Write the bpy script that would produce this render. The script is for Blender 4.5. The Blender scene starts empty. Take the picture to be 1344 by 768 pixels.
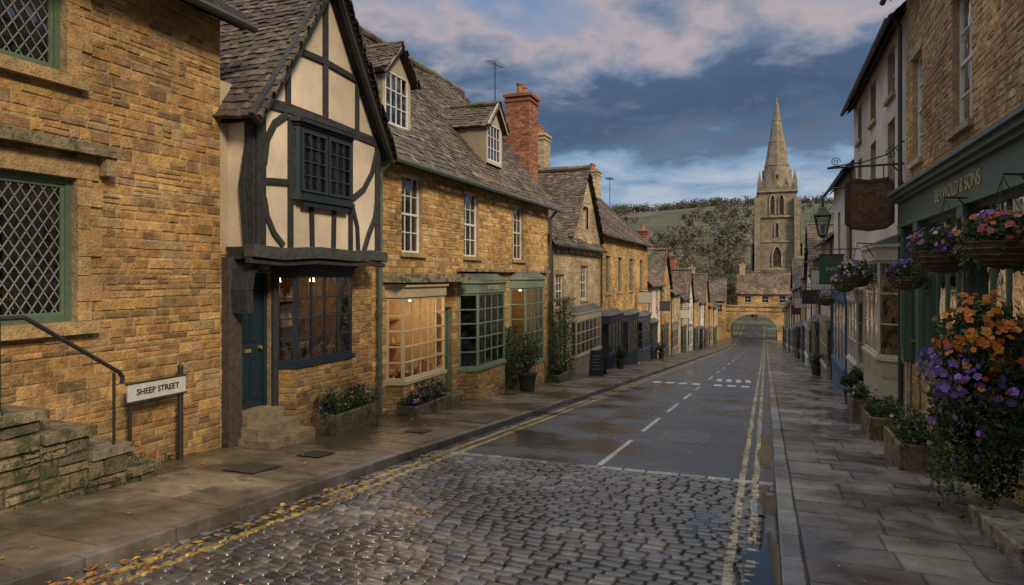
import bpy, math, random
from mathutils import Vector, noise as mn
random.seed(11)
R=random.random
def U(a,b): return a+(b-a)*R()
sin,cos,pi=math.sin,math.cos,math.pi
scene=bpy.context.scene
def zg(y):
    if y<80: return -.0813*y
    if y<130: return -6.504-.0813*(y-80)+.0813*(y-80)**2/100
    return -8.54
# ---------------------------------------------------------------- materials
MATS={}
def base_mat(name):
    m=bpy.data.materials.new(name); m.use_nodes=True
    nt=m.node_tree; b=nt.nodes['Principled BSDF']; MATS[name]=m
    return m,nt,b
def N(nt,t,**kw):
    n=nt.nodes.new(t)
    for k,v in kw.items(): setattr(n,k,v)
    return n
def noise_n(nt,vec,scale,detail=4,rough=.6):
    n=N(nt,'ShaderNodeTexNoise'); n.inputs['Scale'].default_value=scale
    n.inputs['Detail'].default_value=detail; n.inputs['Roughness'].default_value=rough
    nt.links.new(vec,n.inputs['Vector']); return n.outputs['Fac']
def mapr(nt,v,a,b,c,d):
    n=N(nt,'ShaderNodeMapRange'); n.inputs[1].default_value=a; n.inputs[2].default_value=b
    n.inputs[3].default_value=c; n.inputs[4].default_value=d; nt.links.new(v,n.inputs[0]); return n.outputs[0]
def mth(nt,op,a,b=None,c=None):
    n=N(nt,'ShaderNodeMath',operation=op)
    for i,x in enumerate((a,b,c)):
        if x is None: continue
        if isinstance(x,(int,float)): n.inputs[i].default_value=x
        else: nt.links.new(x,n.inputs[i])
    return n.outputs[0]
def mixc(nt,f,a,b):
    n=N(nt,'ShaderNodeMix',data_type='RGBA')
    if isinstance(f,(int,float)): n.inputs[0].default_value=f
    else: nt.links.new(f,n.inputs[0])
    for i,x in ((6,a),(7,b)):
        if isinstance(x,tuple): n.inputs[i].default_value=(*x,1)
        else: nt.links.new(x,n.inputs[i])
    return n.outputs[2]
def scalec(nt,c,f):
    n=N(nt,'ShaderNodeVectorMath',operation='SCALE')
    nt.links.new(c,n.inputs[0])
    if isinstance(f,(int,float)): n.inputs[3].default_value=f
    else: nt.links.new(f,n.inputs[3])
    return n.outputs[0]
def attr_mat(name,rough=.85,nscale=7,var=.3,bump=.5,bscale=50,bdist=.012,moss=0,stain=.35,spec=.35,wet=0,metal=0,paint=False,mossc=(.045,.06,.018),mscale=1.4,smear=None):
    m,nt,b=base_mat(name); L=nt.links.new
    at=N(nt,'ShaderNodeAttribute',attribute_name='Col')
    tc=N(nt,'ShaderNodeTexCoord').outputs['Object']
    n1=noise_n(nt,tc,nscale,4,.65); n2=noise_n(nt,tc,bscale,2,.7); n3=noise_n(nt,tc,.45,3,.6)
    c=at.outputs['Color']
    if smear: c=mixc(nt,mapr(nt,noise_n(nt,tc,2.6,4,.7),.5,.66,0,.6),c,smear)
    k=mth(nt,'MULTIPLY',mapr(nt,n1,.3,.7,1-var,1+var),mapr(nt,n3,.35,.65,1-stain,1+stain*.5))
    k=mth(nt,'MULTIPLY',k,mapr(nt,n2,.3,.7,1-var*.5,1+var*.5))
    c=scalec(nt,c,k)
    if moss>0:
        n4=noise_n(nt,tc,mscale,5,.72)
        f=mapr(nt,n4,.62-moss*.25,.70-moss*.2,0,.85)
        c=mixc(nt,f,c,mossc)
    if paint:
        sp=N(nt,'ShaderNodeSeparateXYZ'); L(tc,sp.inputs[0])
        wob=mth(nt,'ADD',sp.outputs[0],mapr(nt,noise_n(nt,tc,1.2,1),0,1,-.03,.03))
        wear=mapr(nt,noise_n(nt,tc,14,4,.75),.38,.56,.15,.9)
        ya=mth(nt,'MAXIMUM',mth(nt,'COMPARE',wob,-4.30,.04),mth(nt,'COMPARE',wob,-4.12,.04))
        yb=mth(nt,'MAXIMUM',mth(nt,'COMPARE',wob,-.27,.035),mth(nt,'COMPARE',wob,-.11,.035))
        c=mixc(nt,mth(nt,'MULTIPLY',ya,wear),c,(.46,.30,.06))
        c=mixc(nt,mth(nt,'MULTIPLY',yb,wear),c,(.46,.38,.20))
    bp=N(nt,'ShaderNodeBump'); bp.inputs['Strength'].default_value=bump; bp.inputs['Distance'].default_value=bdist
    if wet:
        w=noise_n(nt,tc,.9,5,.6); wf=mapr(nt,w,.42,.58,0,1)
        L(mapr(nt,wf,0,1,max(.06,rough-wet),rough),b.inputs['Roughness'])
        c=scalec(nt,c,mapr(nt,wf,0,1,.72,1.15)); L(mapr(nt,wf,0,1,bump*.25,bump),bp.inputs['Strength'])
    else:
        b.inputs['Roughness'].default_value=rough
    L(c,b.inputs['Base Color'])
    b.inputs['Specular IOR Level'].default_value=spec
    b.inputs['Metallic'].default_value=metal
    L(mth(nt,'ADD',mth(nt,'MULTIPLY',n1,1.5),n2) if bump>.45 else n2,bp.inputs['Height']); L(bp.outputs[0],b.inputs['Normal'])
    return m
attr_mat('stone',rough=.88,nscale=9,var=.32,bump=.9,bscale=42,stain=.40,bdist=.02,smear=(.40,.275,.13))
attr_mat('stone_mossy',rough=.9,nscale=9,var=.35,bump=.9,bscale=35,moss=.55,stain=.3,bdist=.02,mossc=(.035,.05,.015),mscale=4)
attr_mat('tile',rough=.7,nscale=8,var=.4,bump=.8,bscale=40,moss=.33,stain=.35,bdist=.015,mossc=(.055,.062,.018),mscale=1.1)
attr_mat('render',rough=.9,nscale=2.5,var=.12,bump=.35,bscale=30,stain=.24)
attr_mat('timber',rough=.75,nscale=12,var=.4,bump=.9,bscale=60,stain=.2)
attr_mat('paint',rough=.5,nscale=14,var=.14,bump=.2,bscale=50,stain=.16,spec=.4)
attr_mat('iron',rough=.5,nscale=20,var=.2,bump=.3,bscale=80,spec=.5)
attr_mat('cobble',rough=.48,wet=.30,nscale=12,var=.4,bump=.6,bscale=70,stain=.3,spec=.6,paint=True,bdist=.006)
attr_mat('asphalt',rough=.5,wet=.33,nscale=3,var=.2,bump=.5,bscale=170,stain=.3,spec=.55,paint=True,bdist=.006)
attr_mat('flag',rough=.55,wet=.40,nscale=5,var=.3,bump=.5,bscale=60,stain=.35,spec=.55,bdist=.006)
attr_mat('flag_mossy',rough=.65,wet=.38,nscale=5,var=.3,bump=.5,bscale=60,stain=.35,moss=.22,spec=.45,bdist=.006,mossc=(.05,.05,.02),mscale=2.2)
attr_mat('roadpaint',rough=.55,nscale=18,var=.5,bump=.3,bscale=80,stain=.3)
attr_mat('dark',rough=.9,var=.1,bump=0,stain=.1)
attr_mat('goods',rough=.6,var=.3,nscale=25,bump=.1,stain=.1)
attr_mat('grass',rough=.95,nscale=.05,var=.35,bump=.6,bscale=.8,bdist=.6,stain=.2)
m,nt,b=base_mat('water'); b.inputs['Base Color'].default_value=(.02,.02,.02,1); b.inputs['Roughness'].default_value=.05; b.inputs['Specular IOR Level'].default_value=.8
m,nt,b=base_mat('leaf')
at=N(nt,'ShaderNodeAttribute',attribute_name='Col'); nt.links.new(at.outputs['Color'],b.inputs['Base Color'])
b.inputs['Roughness'].default_value=.55
tr=N(nt,'ShaderNodeBsdfTranslucent'); nt.links.new(at.outputs['Color'],tr.inputs['Color'])
mx=N(nt,'ShaderNodeMixShader'); mx.inputs[0].default_value=.25
out=nt.nodes['Material Output']; nt.links.new(b.outputs[0],mx.inputs[1]); nt.links.new(tr.outputs[0],mx.inputs[2]); nt.links.new(mx.outputs[0],out.inputs[0])
# glass
m,nt,b=base_mat('glass'); nt.nodes.remove(b); out=nt.nodes['Material Output']
tp=N(nt,'ShaderNodeBsdfTransparent'); tp.inputs[0].default_value=(.78,.81,.80,1)
gl=N(nt,'ShaderNodeBsdfGlossy'); gl.inputs['Roughness'].default_value=.03
tc=N(nt,'ShaderNodeTexCoord').outputs['Object']
bp=N(nt,'ShaderNodeBump'); bp.inputs['Strength'].default_value=.5; bp.inputs['Distance'].default_value=.05
nt.links.new(noise_n(nt,tc,3.0,1),bp.inputs['Height']); nt.links.new(bp.outputs[0],gl.inputs['Normal'])
fr=N(nt,'ShaderNodeFresnel'); fr.inputs[0].default_value=1.6
mx=N(nt,'ShaderNodeMixShader'); nt.links.new(mth(nt,'MINIMUM',mth(nt,'ADD',mth(nt,'MULTIPLY',fr.outputs[0],1.5),.10),1.0),mx.inputs[0])
nt.links.new(tp.outputs[0],mx.inputs[1]); nt.links.new(gl.outputs[0],mx.inputs[2]); nt.links.new(mx.outputs[0],out.inputs[0])
def rubble_mat(name,c1,c2,mort,rh=.11,bw=.34):
    m,nt,b=base_mat(name); L=nt.links.new
    tc=N(nt,'ShaderNodeTexCoord').outputs['Object']
    sp=N(nt,'ShaderNodeSeparateXYZ'); L(tc,sp.inputs[0])
    u=mth(nt,'ADD',sp.outputs[0],sp.outputs[1])
    n1=noise_n(nt,tc,2.2,3)
    u2=mth(nt,'ADD',u,mapr(nt,n1,0,1,-.15,.15)); v2=mth(nt,'ADD',sp.outputs[2],mapr(nt,n1,0,1,-.05,.05))
    cb=N(nt,'ShaderNodeCombineXYZ'); L(u2,cb.inputs[0]); L(v2,cb.inputs[1])
    br=N(nt,'ShaderNodeTexBrick'); L(cb.outputs[0],br.inputs['Vector'])
    br.inputs['Scale'].default_value=1; br.inputs['Brick Width'].default_value=bw; br.inputs['Row Height'].default_value=rh
    br.inputs['Mortar Size'].default_value=.012; br.inputs['Mortar Smooth'].default_value=.4
    br.inputs['Color1'].default_value=(*c1,1); br.inputs['Color2'].default_value=(*c2,1); br.inputs['Mortar'].default_value=(*mort,1)
    c=scalec(nt,br.outputs['Color'],mapr(nt,noise_n(nt,tc,5,5,.7),.3,.7,.65,1.3))
    c=scalec(nt,c,mapr(nt,noise_n(nt,tc,.5,3),.35,.65,.7,1.15))
    L(c,b.inputs['Base Color']); b.inputs['Roughness'].default_value=.9
    bp=N(nt,'ShaderNodeBump'); bp.inputs['Strength'].default_value=.7; bp.inputs['Distance'].default_value=.03
    L(mth(nt,'ADD',mth(nt,'MULTIPLY',br.outputs['Fac'],-1),noise_n(nt,tc,18,3)),bp.inputs['Height']); L(bp.outputs[0],b.inputs['Normal'])
rubble_mat('rubble',(.36,.25,.13),(.27,.175,.09),(.3,.24,.15))
rubble_mat('churchstone',(.29,.235,.16),(.21,.175,.12),(.24,.2,.15),.45,1.0)
def emis(name,col,s):
    m,nt,b=base_mat(name); b.inputs['Emission Color'].default_value=(*col,1); b.inputs['Emission Strength'].default_value=s
emis('bulb',(1,.66,.32),10)

# ---------------------------------------------------------------- mesh builder
class MB:
    def __init__(s): s.v=[];s.f=[];s.c=[];s.m=[];s.names=[]
    def mi(s,n):
        if n not in s.names: s.names.append(n)
        return s.names.index(n)
    def face(s,pts,col,mat):
        i=len(s.v); s.v.extend([tuple(p) for p in pts]); s.f.append(tuple(range(i,i+len(pts)))); s.c.append(col); s.m.append(s.mi(mat))
    def shared(s,verts,faces,col,mat):
        i=len(s.v); s.v.extend([tuple(p) for p in verts]); k=s.mi(mat)
        for f in faces: s.f.append(tuple(i+a for a in f)); s.c.append(col); s.m.append(k)
    def box(s,P,u0,u1,z0,z1,d0,d1,col,mat):
        vs=[P(u,z,d) for d in (d0,d1) for (u,z) in ((u0,z0),(u1,z0),(u1,z1),(u0,z1))]
        s.shared(vs,[(0,1,2,3),(7,6,5,4),(0,4,5,1),(1,5,6,2),(2,6,7,3),(3,7,4,0)],col,mat)
    def tube(s,a,b,r0,r1=None,n=8,col=(.02,.02,.02),mat='iron',caps=True):
        r1=r0 if r1 is None else r1
        a=Vector(a);b=Vector(b);d=(b-a).normalized()
        x=d.orthogonal().normalized(); y=d.cross(x)
        vs=[a+(x*cos(2*pi*i/n)+y*sin(2*pi*i/n))*r0 for i in range(n)]+[b+(x*cos(2*pi*i/n)+y*sin(2*pi*i/n))*r1 for i in range(n)]
        fs=[(i,(i+1)%n,n+(i+1)%n,n+i) for i in range(n)]
        if caps: fs+= [tuple(range(n))[::-1],tuple(range(n,2*n))]
        s.shared(vs,fs,col,mat)
    def path(s,pts,r,n=6,col=(.02,.02,.02),mat='iron'):
        for a,b in zip(pts[:-1],pts[1:]): s.tube(a,b,r,n=n,col=col,mat=mat)
    def obj(s,name,parent=None,smooth=False,bevel=0):
        me=bpy.data.meshes.new(name); me.from_pydata(s.v,[],s.f)
        for n in s.names: me.materials.append(MATS[n])
        me.polygons.foreach_set('material_index',s.m)
        a=me.attributes.new('Col','FLOAT_COLOR','FACE')
        buf=[]
        for c in s.c: buf.extend((c[0],c[1],c[2],1.0))
        a.data.foreach_set('color',buf)
        if smooth: me.polygons.foreach_set('use_smooth',[True]*len(s.f))
        me.update()
        o=bpy.data.objects.new(name,me); scene.collection.objects.link(o)
        if parent: o.parent=parent
        if bevel:
            bm=o.modifiers.new('bevel','BEVEL'); bm.width=bevel; bm.segments=2; bm.limit_method='ANGLE'
        return o
def empty(name):
    o=bpy.data.objects.new(name,None); o.empty_display_size=.3; scene.collection.objects.link(o); return o
def pick(pal,j=.12):
    c=random.choice(pal); k=U(1-j,1+j); return (c[0]*k,c[1]*k*U(.97,1.03),c[2]*k*U(.93,1.07))
def FR(X,sg): return lambda u,z,d:(X+sg*d,u,z)
PL=FR(-6.8,1); PR=FR(2.5,-1)
G=lambda x,y,h=0:(x,y,zg(y)+h)
BROWN=[(.37,.205,.066),(.42,.245,.08),(.31,.17,.058),(.46,.28,.105),(.21,.125,.06),(.39,.225,.08),(.33,.22,.11),(.27,.16,.07)]
GOLD=[(.49,.295,.095),(.54,.345,.13),(.43,.25,.08),(.56,.39,.18),(.31,.19,.085),(.50,.315,.12)]
PALE=[(.45,.35,.21),(.50,.41,.27),(.38,.30,.18),(.46,.38,.26)]
BRICK=[(.24,.085,.048),(.29,.105,.06),(.18,.07,.045),(.32,.14,.08)]
TILE=[(.105,.075,.055),(.13,.095,.07),(.08,.058,.046),(.16,.12,.09),(.115,.09,.075)]
TILE_D=[(.07,.054,.048),(.095,.07,.058),(.055,.045,.042),(.115,.085,.065)]
TILE_R=[(.15,.092,.06),(.13,.08,.055),(.18,.12,.08),(.11,.075,.055)]
MORT=(.36,.265,.145)
def subtract(iv,cuts):
    out=[iv]
    for a,b in cuts:
        n=[]
        for x,y in out:
            if b<=x or a>=y: n.append((x,y)); continue
            if a>x: n.append((x,a))
            if b<y: n.append((b,y))
        out=n
    return [(x,y) for x,y in out if y-x>.02]
def wall(mb,P,u0,u1,z0,z1,ops=(),rh=.1,ln=(.14,.42),pal=GOLD,mort=MORT,top=None,cut=None,mat='stone',dep=(.003,.014),gap=.005,b=.010):
    bk=sorted(set([z0,z1]+[z for o in ops for z in o[2:4] if z0<z<z1]))
    for a,c in zip(bk[:-1],bk[1:]):
        n=max(1,round((c-a)/rh)); ws=[U(.6,1.45) for _ in range(n)]; t=sum(ws); z=a
        for w in ws:
            za=z; zb=z+(c-a)*w/t; z=zb; zm=(za+zb)/2
            iv=(u0,u1) if top is None else top(zm)
            if iv is None or iv[1]-iv[0]<.05: continue
            cuts=[(o[0],o[1]) for o in ops if o[2]<zm<o[3]]
            if cut: cuts+=cut(zm)
            for x,y in subtract(iv,cuts):
                mb.face([P(x,za,0),P(y,za,0),P(y,zb,0),P(x,zb,0)],mort,mat)
                u=x
                while u<y-.001:
                    l=U(*ln)
                    if y-(u+l)<ln[0]*.8: l=y-u
                    ua=u+gap;ub=u+l-gap;va=za+gap*U(.5,1.5);vb=zb-gap*U(.5,1.5); u+=l
                    if ub-ua<.02: continue
                    d=U(*dep); col=pick(pal,.18)
                    if vb-va>.095 and R()<.2:
                        parts=[(va,(va+vb)/2-gap*.7),((va+vb)/2+gap*.7,vb)]
                    else: parts=[(va,vb)]
                    for va,vb in parts:
                        bb=min(b,(vb-va)*.3,(ub-ua)*.3)
                        j=lambda:U(-.7,.6)*bb
                        mb.shared([P(ua,va,0),P(ub,va,0),P(ub,vb,0),P(ua,vb,0),
                          P(ua+bb+j(),va+bb+j(),d+U(-.004,.004)),P(ub-bb-j(),va+bb+j(),d+U(-.004,.004)),P(ub-bb-j(),vb-bb-j(),d+U(-.004,.004)),P(ua+bb+j(),vb-bb-j(),d+U(-.004,.004))],
                          [(4,5,6,7),(0,1,5,4),(1,2,6,5),(2,3,7,6),(3,0,4,7)],col,mat)
                        col=pick(pal,.18)
def plain(mb,P,u0,u1,z0,z1,ops,col,mat='render',d=0):
    us=sorted(set([u0,u1]+[x for o in ops for x in o[:2] if u0<x<u1])); zs=sorted(set([z0,z1]+[x for o in ops for x in o[2:4] if z0<x<z1]))
    for a,b in zip(us[:-1],us[1:]):
        for c,e in zip(zs[:-1],zs[1:]):
            if any(o[0]<(a+b)/2<o[1] and o[2]<(c+e)/2<o[3] for o in ops): continue
            mb.face([P(a,c,d),P(b,c,d),P(b,e,d),P(a,e,d)],col,mat)
def band(mb,P,pts,w,d0,d1,col,mat):
    n=len(pts)
    L=[];Rr=[]
    for i in range(n):
        a=pts[max(0,i-1)];b=pts[min(n-1,i+1)]
        dx,dz=b[0]-a[0],b[1]-a[1]; l=math.hypot(dx,dz) or 1; nx,nz=-dz/l*w/2,dx/l*w/2
        L.append((pts[i][0]+nx,pts[i][1]+nz)); Rr.append((pts[i][0]-nx,pts[i][1]-nz))
    for i in range(n-1):
        q=[L[i],L[i+1],Rr[i+1],Rr[i]]
        vs=[P(a,b,d0) for a,b in q]+[P(a,b,d1) for a,b in q]
        mb.shared(vs,[(4,5,6,7),(0,1,5,4),(1,2,6,5),(2,3,7,6),(3,0,4,7)],col,mat)
def glazing(mb,P,ua,ub,za,zb,nx,nz,col,fw=.045,mw=.02,dc=0,th=.05,meet=False,mat='paint',glass=True):
    mb.box(P,ua,ub,za,za+fw,dc-th/2,dc+th/2,col,mat); mb.box(P,ua,ub,zb-fw,zb,dc-th/2,dc+th/2,col,mat)
    mb.box(P,ua,ua+fw,za+fw,zb-fw,dc-th/2,dc+th/2,col,mat); mb.box(P,ub-fw,ub,za+fw,zb-fw,dc-th/2,dc+th/2,col,mat)
    t=th*.3
    for i in range(1,nx):
        u=ua+fw+(ub-ua-2*fw)*i/nx; mb.box(P,u-mw/2,u+mw/2,za+fw,zb-fw,dc-t,dc+t,col,mat)
    for i in range(1,nz):
        z=za+fw+(zb-za-2*fw)*i/nz; w=mw*(2.2 if meet and i*2==nz else 1); k=t+.003 if not(meet and i*2==nz) else t+.012
        mb.box(P,ua+fw,ub-fw,z-w/2,z+w/2,dc-k,dc+k,col,mat)
    if glass: mb.face([P(ua+fw*.5,za+fw*.5,dc-.001),P(ub-fw*.5,za+fw*.5,dc-.001),P(ub-fw*.5,zb-fw*.5,dc-.001),P(ua+fw*.5,zb-fw*.5,dc-.001)],(1,1,1),'glass')
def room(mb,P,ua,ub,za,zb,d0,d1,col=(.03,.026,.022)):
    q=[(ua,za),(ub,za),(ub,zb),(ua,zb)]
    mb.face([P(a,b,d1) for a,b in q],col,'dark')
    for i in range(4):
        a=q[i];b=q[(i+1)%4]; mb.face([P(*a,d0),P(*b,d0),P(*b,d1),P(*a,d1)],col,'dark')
def curtain(mb,P,ua,ub,za,zb,d,col):
    n=max(4,int((ub-ua)/.035)); pr=None
    for i in range(n+1):
        u=ua+(ub-ua)*i/n; q=(u,d+.018*(1 if i%2 else -1)*U(.5,1))
        if pr: mb.face([P(pr[0],za,pr[1]),P(q[0],za,q[1]),P(q[0],zb,q[1]),P(pr[0],zb,pr[1])],col,'render')
        pr=q
WHITE=(.62,.61,.57); CREAM=(.60,.53,.40); GREEN=(.095,.15,.105); NAVY=(.018,.028,.042); SAGE=(.16,.22,.16); DGREEN=(.05,.09,.07)
def window(mb,P,ua,ub,za,zb,nx=3,nz=4,col=WHITE,deep=.13,rev=(.38,.28,.16),cur=True,sill=True,lint=True,meet=True,dress=(.42,.30,.15)):
    q=[(ua,za),(ub,za),(ub,zb),(ua,zb)]
    for i in range(4):
        a=q[i];b=q[(i+1)%4]; mb.face([P(*a,.0),P(*b,.0),P(*b,-deep-.03),P(*a,-deep-.03)],rev,'stone')
    glazing(mb,P,ua,ub,za,zb,nx,nz,col,dc=-deep+.02,meet=meet)
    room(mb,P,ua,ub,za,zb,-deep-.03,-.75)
    if cur:
        cc=random.choice([(.42,.38,.32),(.5,.47,.42),(.3,.22,.16)]); w=(ub-ua)*U(.18,.34)
        curtain(mb,P,ua,ua+w,za,zb,-deep-.1,cc); curtain(mb,P,ub-w,ub,za,zb,-deep-.1,cc)
        if R()<.5: mb.face([P(ua,zb-(zb-za)*.3,-deep-.06),P(ub,zb-(zb-za)*.3,-deep-.06),P(ub,zb,-deep-.06),P(ua,zb,-deep-.06)],(.5,.46,.38),'render')
    if sill: mb.box(P,ua-.09,ub+.09,za-.09,za-.002,-deep,.075,dress,'stone')
    if lint: mb.box(P,ua-.1,ub+.1,zb+.002,zb+.17,-.01,.024,tuple(c*.9 for c in dress),'stone')
def door(mb,P,ua,ub,za,zb,col,deep=.14,glass=False,rev=(.3,.22,.13)):
    q=[(ua,za),(ub,za),(ub,zb),(ua,zb)]
    for i in range(4):
        a=q[i];b=q[(i+1)%4]; mb.face([P(*a,0),P(*b,0),P(*b,-deep-.05),P(*a,-deep-.05)],rev,'stone')
    mb.box(P,ua,ua+.06,za,zb,-deep,-deep+.07,col,'paint'); mb.box(P,ub-.06,ub,za,zb,-deep,-deep+.07,col,'paint'); mb.box(P,ua+.06,ub-.06,zb-.06,zb,-deep,-deep+.07,col,'paint')
    mb.box(P,ua+.062,ub-.062,za+.01,zb-.062,-deep-.04,-deep+.01,col,'paint')
    w=ub-ua-.124; h=zb-za-.07; x0=ua+.062
    dk=tuple(c*.75 for c in col)
    for cx in (0,1):
        for (a,b) in ((.06,.38),(.5,.94)):
            xa=x0+w*(.1+.45*cx); xb=xa+w*.35; z0=za+h*a; z1=za+h*b
            if glass and a>.4: mb.box(P,xa,xb,z0,z1,-deep+.005,-deep+.016,(.02,.025,.03),'iron')
            else:
                mb.box(P,xa,xb,z0,z1,-deep+.005,-deep+.018,dk,'paint'); mb.box(P,xa+.03,xb-.03,z0+.03,z1-.03,-deep+.012,-deep+.028,col,'paint')
    mb.box(P,x0+w*.4,x0+w*.6,za+h*.43,za+h*.455,-deep+.01,-deep+.03,(.3,.2,.08),'iron')
    mb.tube(P(x0+w*.9,za+h*.46,-deep+.01),P(x0+w*.9,za+h*.46,-deep+.07),.022,.026,8,(.3,.2,.08),'iron')
def goods(mb,P,ua,ub,z0,zt,d0,d1,n,pal):
    for i in range(n):
        u=U(ua,ub);d=U(d0,d1);w=U(.025,.07);h=U(.05,.24); 
        if z0+h>zt: h=(zt-z0)*.8
        if R()<.5: mb.box(P,u-w,u+w,z0,z0+h,d-w*.6,d+w*.6,pick(pal,.3),'goods')
        else: 
            mb.tube(P(u,z0,d),P(u,z0+h*.6,d),w,w*.8,8,pick(pal,.3),'goods'); mb.tube(P(u,z0+h*.6,d),P(u,z0+h,d),w*.8,w*.3,8,pick(pal,.3),'goods')
GPAL=[(.35,.1,.06),(.5,.35,.15),(.12,.2,.3),(.45,.42,.35),(.1,.14,.08),(.5,.2,.1),(.2,.1,.06),(.3,.28,.1)]
def bay(mb,P,ua,ub,zb,zs,zt,d,cant,cols,rows,col,basecol,basemat,fascia=.26,hood=True,wallcol=(.25,.17,.09),par=None,lit=0,sidecols=1,hoodcol=None,ngoods=30):
    pts=[(ua,0),(ua+cant,d),(ub-cant,d),(ub,0)] if cant>.02 else [(ua,0),(ua+.001,d),(ub-.001,d),(ub,0)]
    def seg(a,b,off=0):
        dx,dz=b[0]-a[0],b[1]-a[1]; l=math.hypot(dx,dz); ex,ez=dx/l,dz/l; nx,nz=-ez,ex
        def Q(s,z,e): return P(a[0]+ex*s+nx*e,z,a[1]+ez*s+nz*e)
        return Q,l
    for i in range(3):
        Q,l=seg(pts[i],pts[i+1]); nc=cols if i==1 else sidecols
        glazing(mb,Q,0,l,zs,zt,nc,rows,col,fw=.05,mw=.026,dc=-.025)
        mb.box(Q,-.01,l+.01,zt+.001,zt+fascia,-.06,.03,col,'paint')
        mb.box(Q,-.03,l+.03,zt+fascia+.001,zt+fascia+.06,-.06,.08,tuple(min(1,c*1.1) for c in col),'paint')
        mb.box(Q,-.02,l+.02,zs-.07,zs-.001,-.06,.045,col,'paint')
        if basemat=='stone': wall(mb,Q,0,l,zb,zs-.07,pal=basecol,rh=.1,ln=(.12,.35))
        else:
            mb.box(Q,0,l,zb,zs-.071,-.05,0,basecol,'paint')
            k=max(1,int(l/.7))
            for j in range(k):
                if l>.5: mb.box(Q,l*j/k+.08,l*(j+1)/k-.08,zs-.4 if zs-.4>zb else zb+.1,zs-.15,0,.012,tuple(c*.85 for c in basecol),'paint')
    top=zt+fascia+.06
    hc=hoodcol or (.1,.1,.1)
    A=[P(a,top+.001,b+(.09 if 0<i<3 else 0)) for i,(a,b) in enumerate(pts)]
    A[0]=P(ua-.08,top+.001,0);A[3]=P(ub+.08,top+.001,0)
    if hood:
        T=[P(ua+.1,top+.22,0),P(ub-.1,top+.22,0)]
        mb.face([A[1],A[2],T[1],T[0]],hc,'tile'); mb.face([A[0],A[1],T[0]],hc,'tile'); mb.face([A[2],A[3],T[1]],hc,'tile')
    mb.face(A,hc,'iron')
    mb.face([P(a,zs-.03,b-.02) for a,b in pts],(.2,.15,.1),'goods')
    mb.face([P(ua,zt+.01,0),P(ua+cant,zt+.01,d-.03),P(ub-cant,zt+.01,d-.03),P(ub,zt+.01,0)],(.3,.25,.2),'goods')
    room(mb,P,ua+.03,ub-.03,zs-.05,zt,0,-1.3,wallcol)
    goods(mb,P,ua+.15,ub-.15,zs-.03,zt,-.35,d-.15,ngoods,GPAL)
    for k in (1,2):
        zz=zs+(zt-zs)*k/3; mb.box(P,ua+.1,ub-.1,zz-.015,zz,-1.25,-.8,(.2,.12,.06),'goods'); goods(mb,P,ua+.15,ub-.15,zz,zt,-1.15,-.85,ngoods//2,GPAL)
    if lit:
        for k in range(2):
            u=ua+(ub-ua)*(k+.5)/2; mb.tube(P(u,zt-.12,-.3),P(u,zt-.03,-.3),.045,.03,8,(1,.7,.4),'bulb')
        li=bpy.data.lights.new('shop_lamp','POINT'); li.energy=lit; li.color=(1,.66,.34); li.shadow_soft_size=.12
        o=bpy.data.objects.new('shop_lamp',li); scene.collection.objects.link(o); o.location=P((ua+ub)/2,zt-.25,-.35); o.parent=par
def roof(mb,O,uv,sv,L,S,pal=TILE,row=.14,w=(.10,.24),th=.02,mat='tile'):
    O=Vector(O);uv=Vector(uv).normalized();sv=Vector(sv).normalized(); n=uv.cross(sv)
    if n.z<0:n=-n
    ph=O.y*1.7
    def Q(u,s,h): return O+uv*u+sv*s+n*(h+.035*sin(u*.8+ph)+.02*sin(u*2.1+s*1.3+ph)-.05*sin(pi*min(1,max(0,s/S)))*sin(pi*min(1,max(0,u/L))))
    mb.face([O-n*.1,O+uv*L-n*.1,O+uv*L+sv*S-n*.1,O+sv*S-n*.1],(.03,.025,.02),'dark')
    s=0
    while s<S:
        rh=row*(1.15-.45*s/S)*U(.85,1.15); u=-U(0,.06)
        while u<L:
            l=U(*w); e=min(u+l,L+.03); h=th+U(-.008,.014); s0=s-U(0,.028); s1=min(s+rh*1.3,S+.02); c=pick(pal,.3); j=U(-.008,.008)
            a,b=u+.003,e-.003
            mb.shared([Q(a,s0,h+j),Q(b,s0+U(-.006,.006),h-j),Q(b,s1,.004),Q(a,s1,.004),Q(a,s0,-.03),Q(b,s0,-.03)],[(0,1,2,3),(0,1,5,4),(0,4,3),(1,5,2)],c,mat)
            u+=l
        s+=rh
def ridge(mb,a,b,col=(.14,.11,.08),r=.11):
    a=Vector(a);b=Vector(b);L=(b-a).length;n=max(1,int(L/.45));d=(b-a)/n
    for i in range(n):
        mb.tube(a+d*(i+.02)+Vector((0,0,U(-.01,.01))),a+d*(i+.98),r*U(.95,1.08),r,8,pick([col],.2),'tile')
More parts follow.
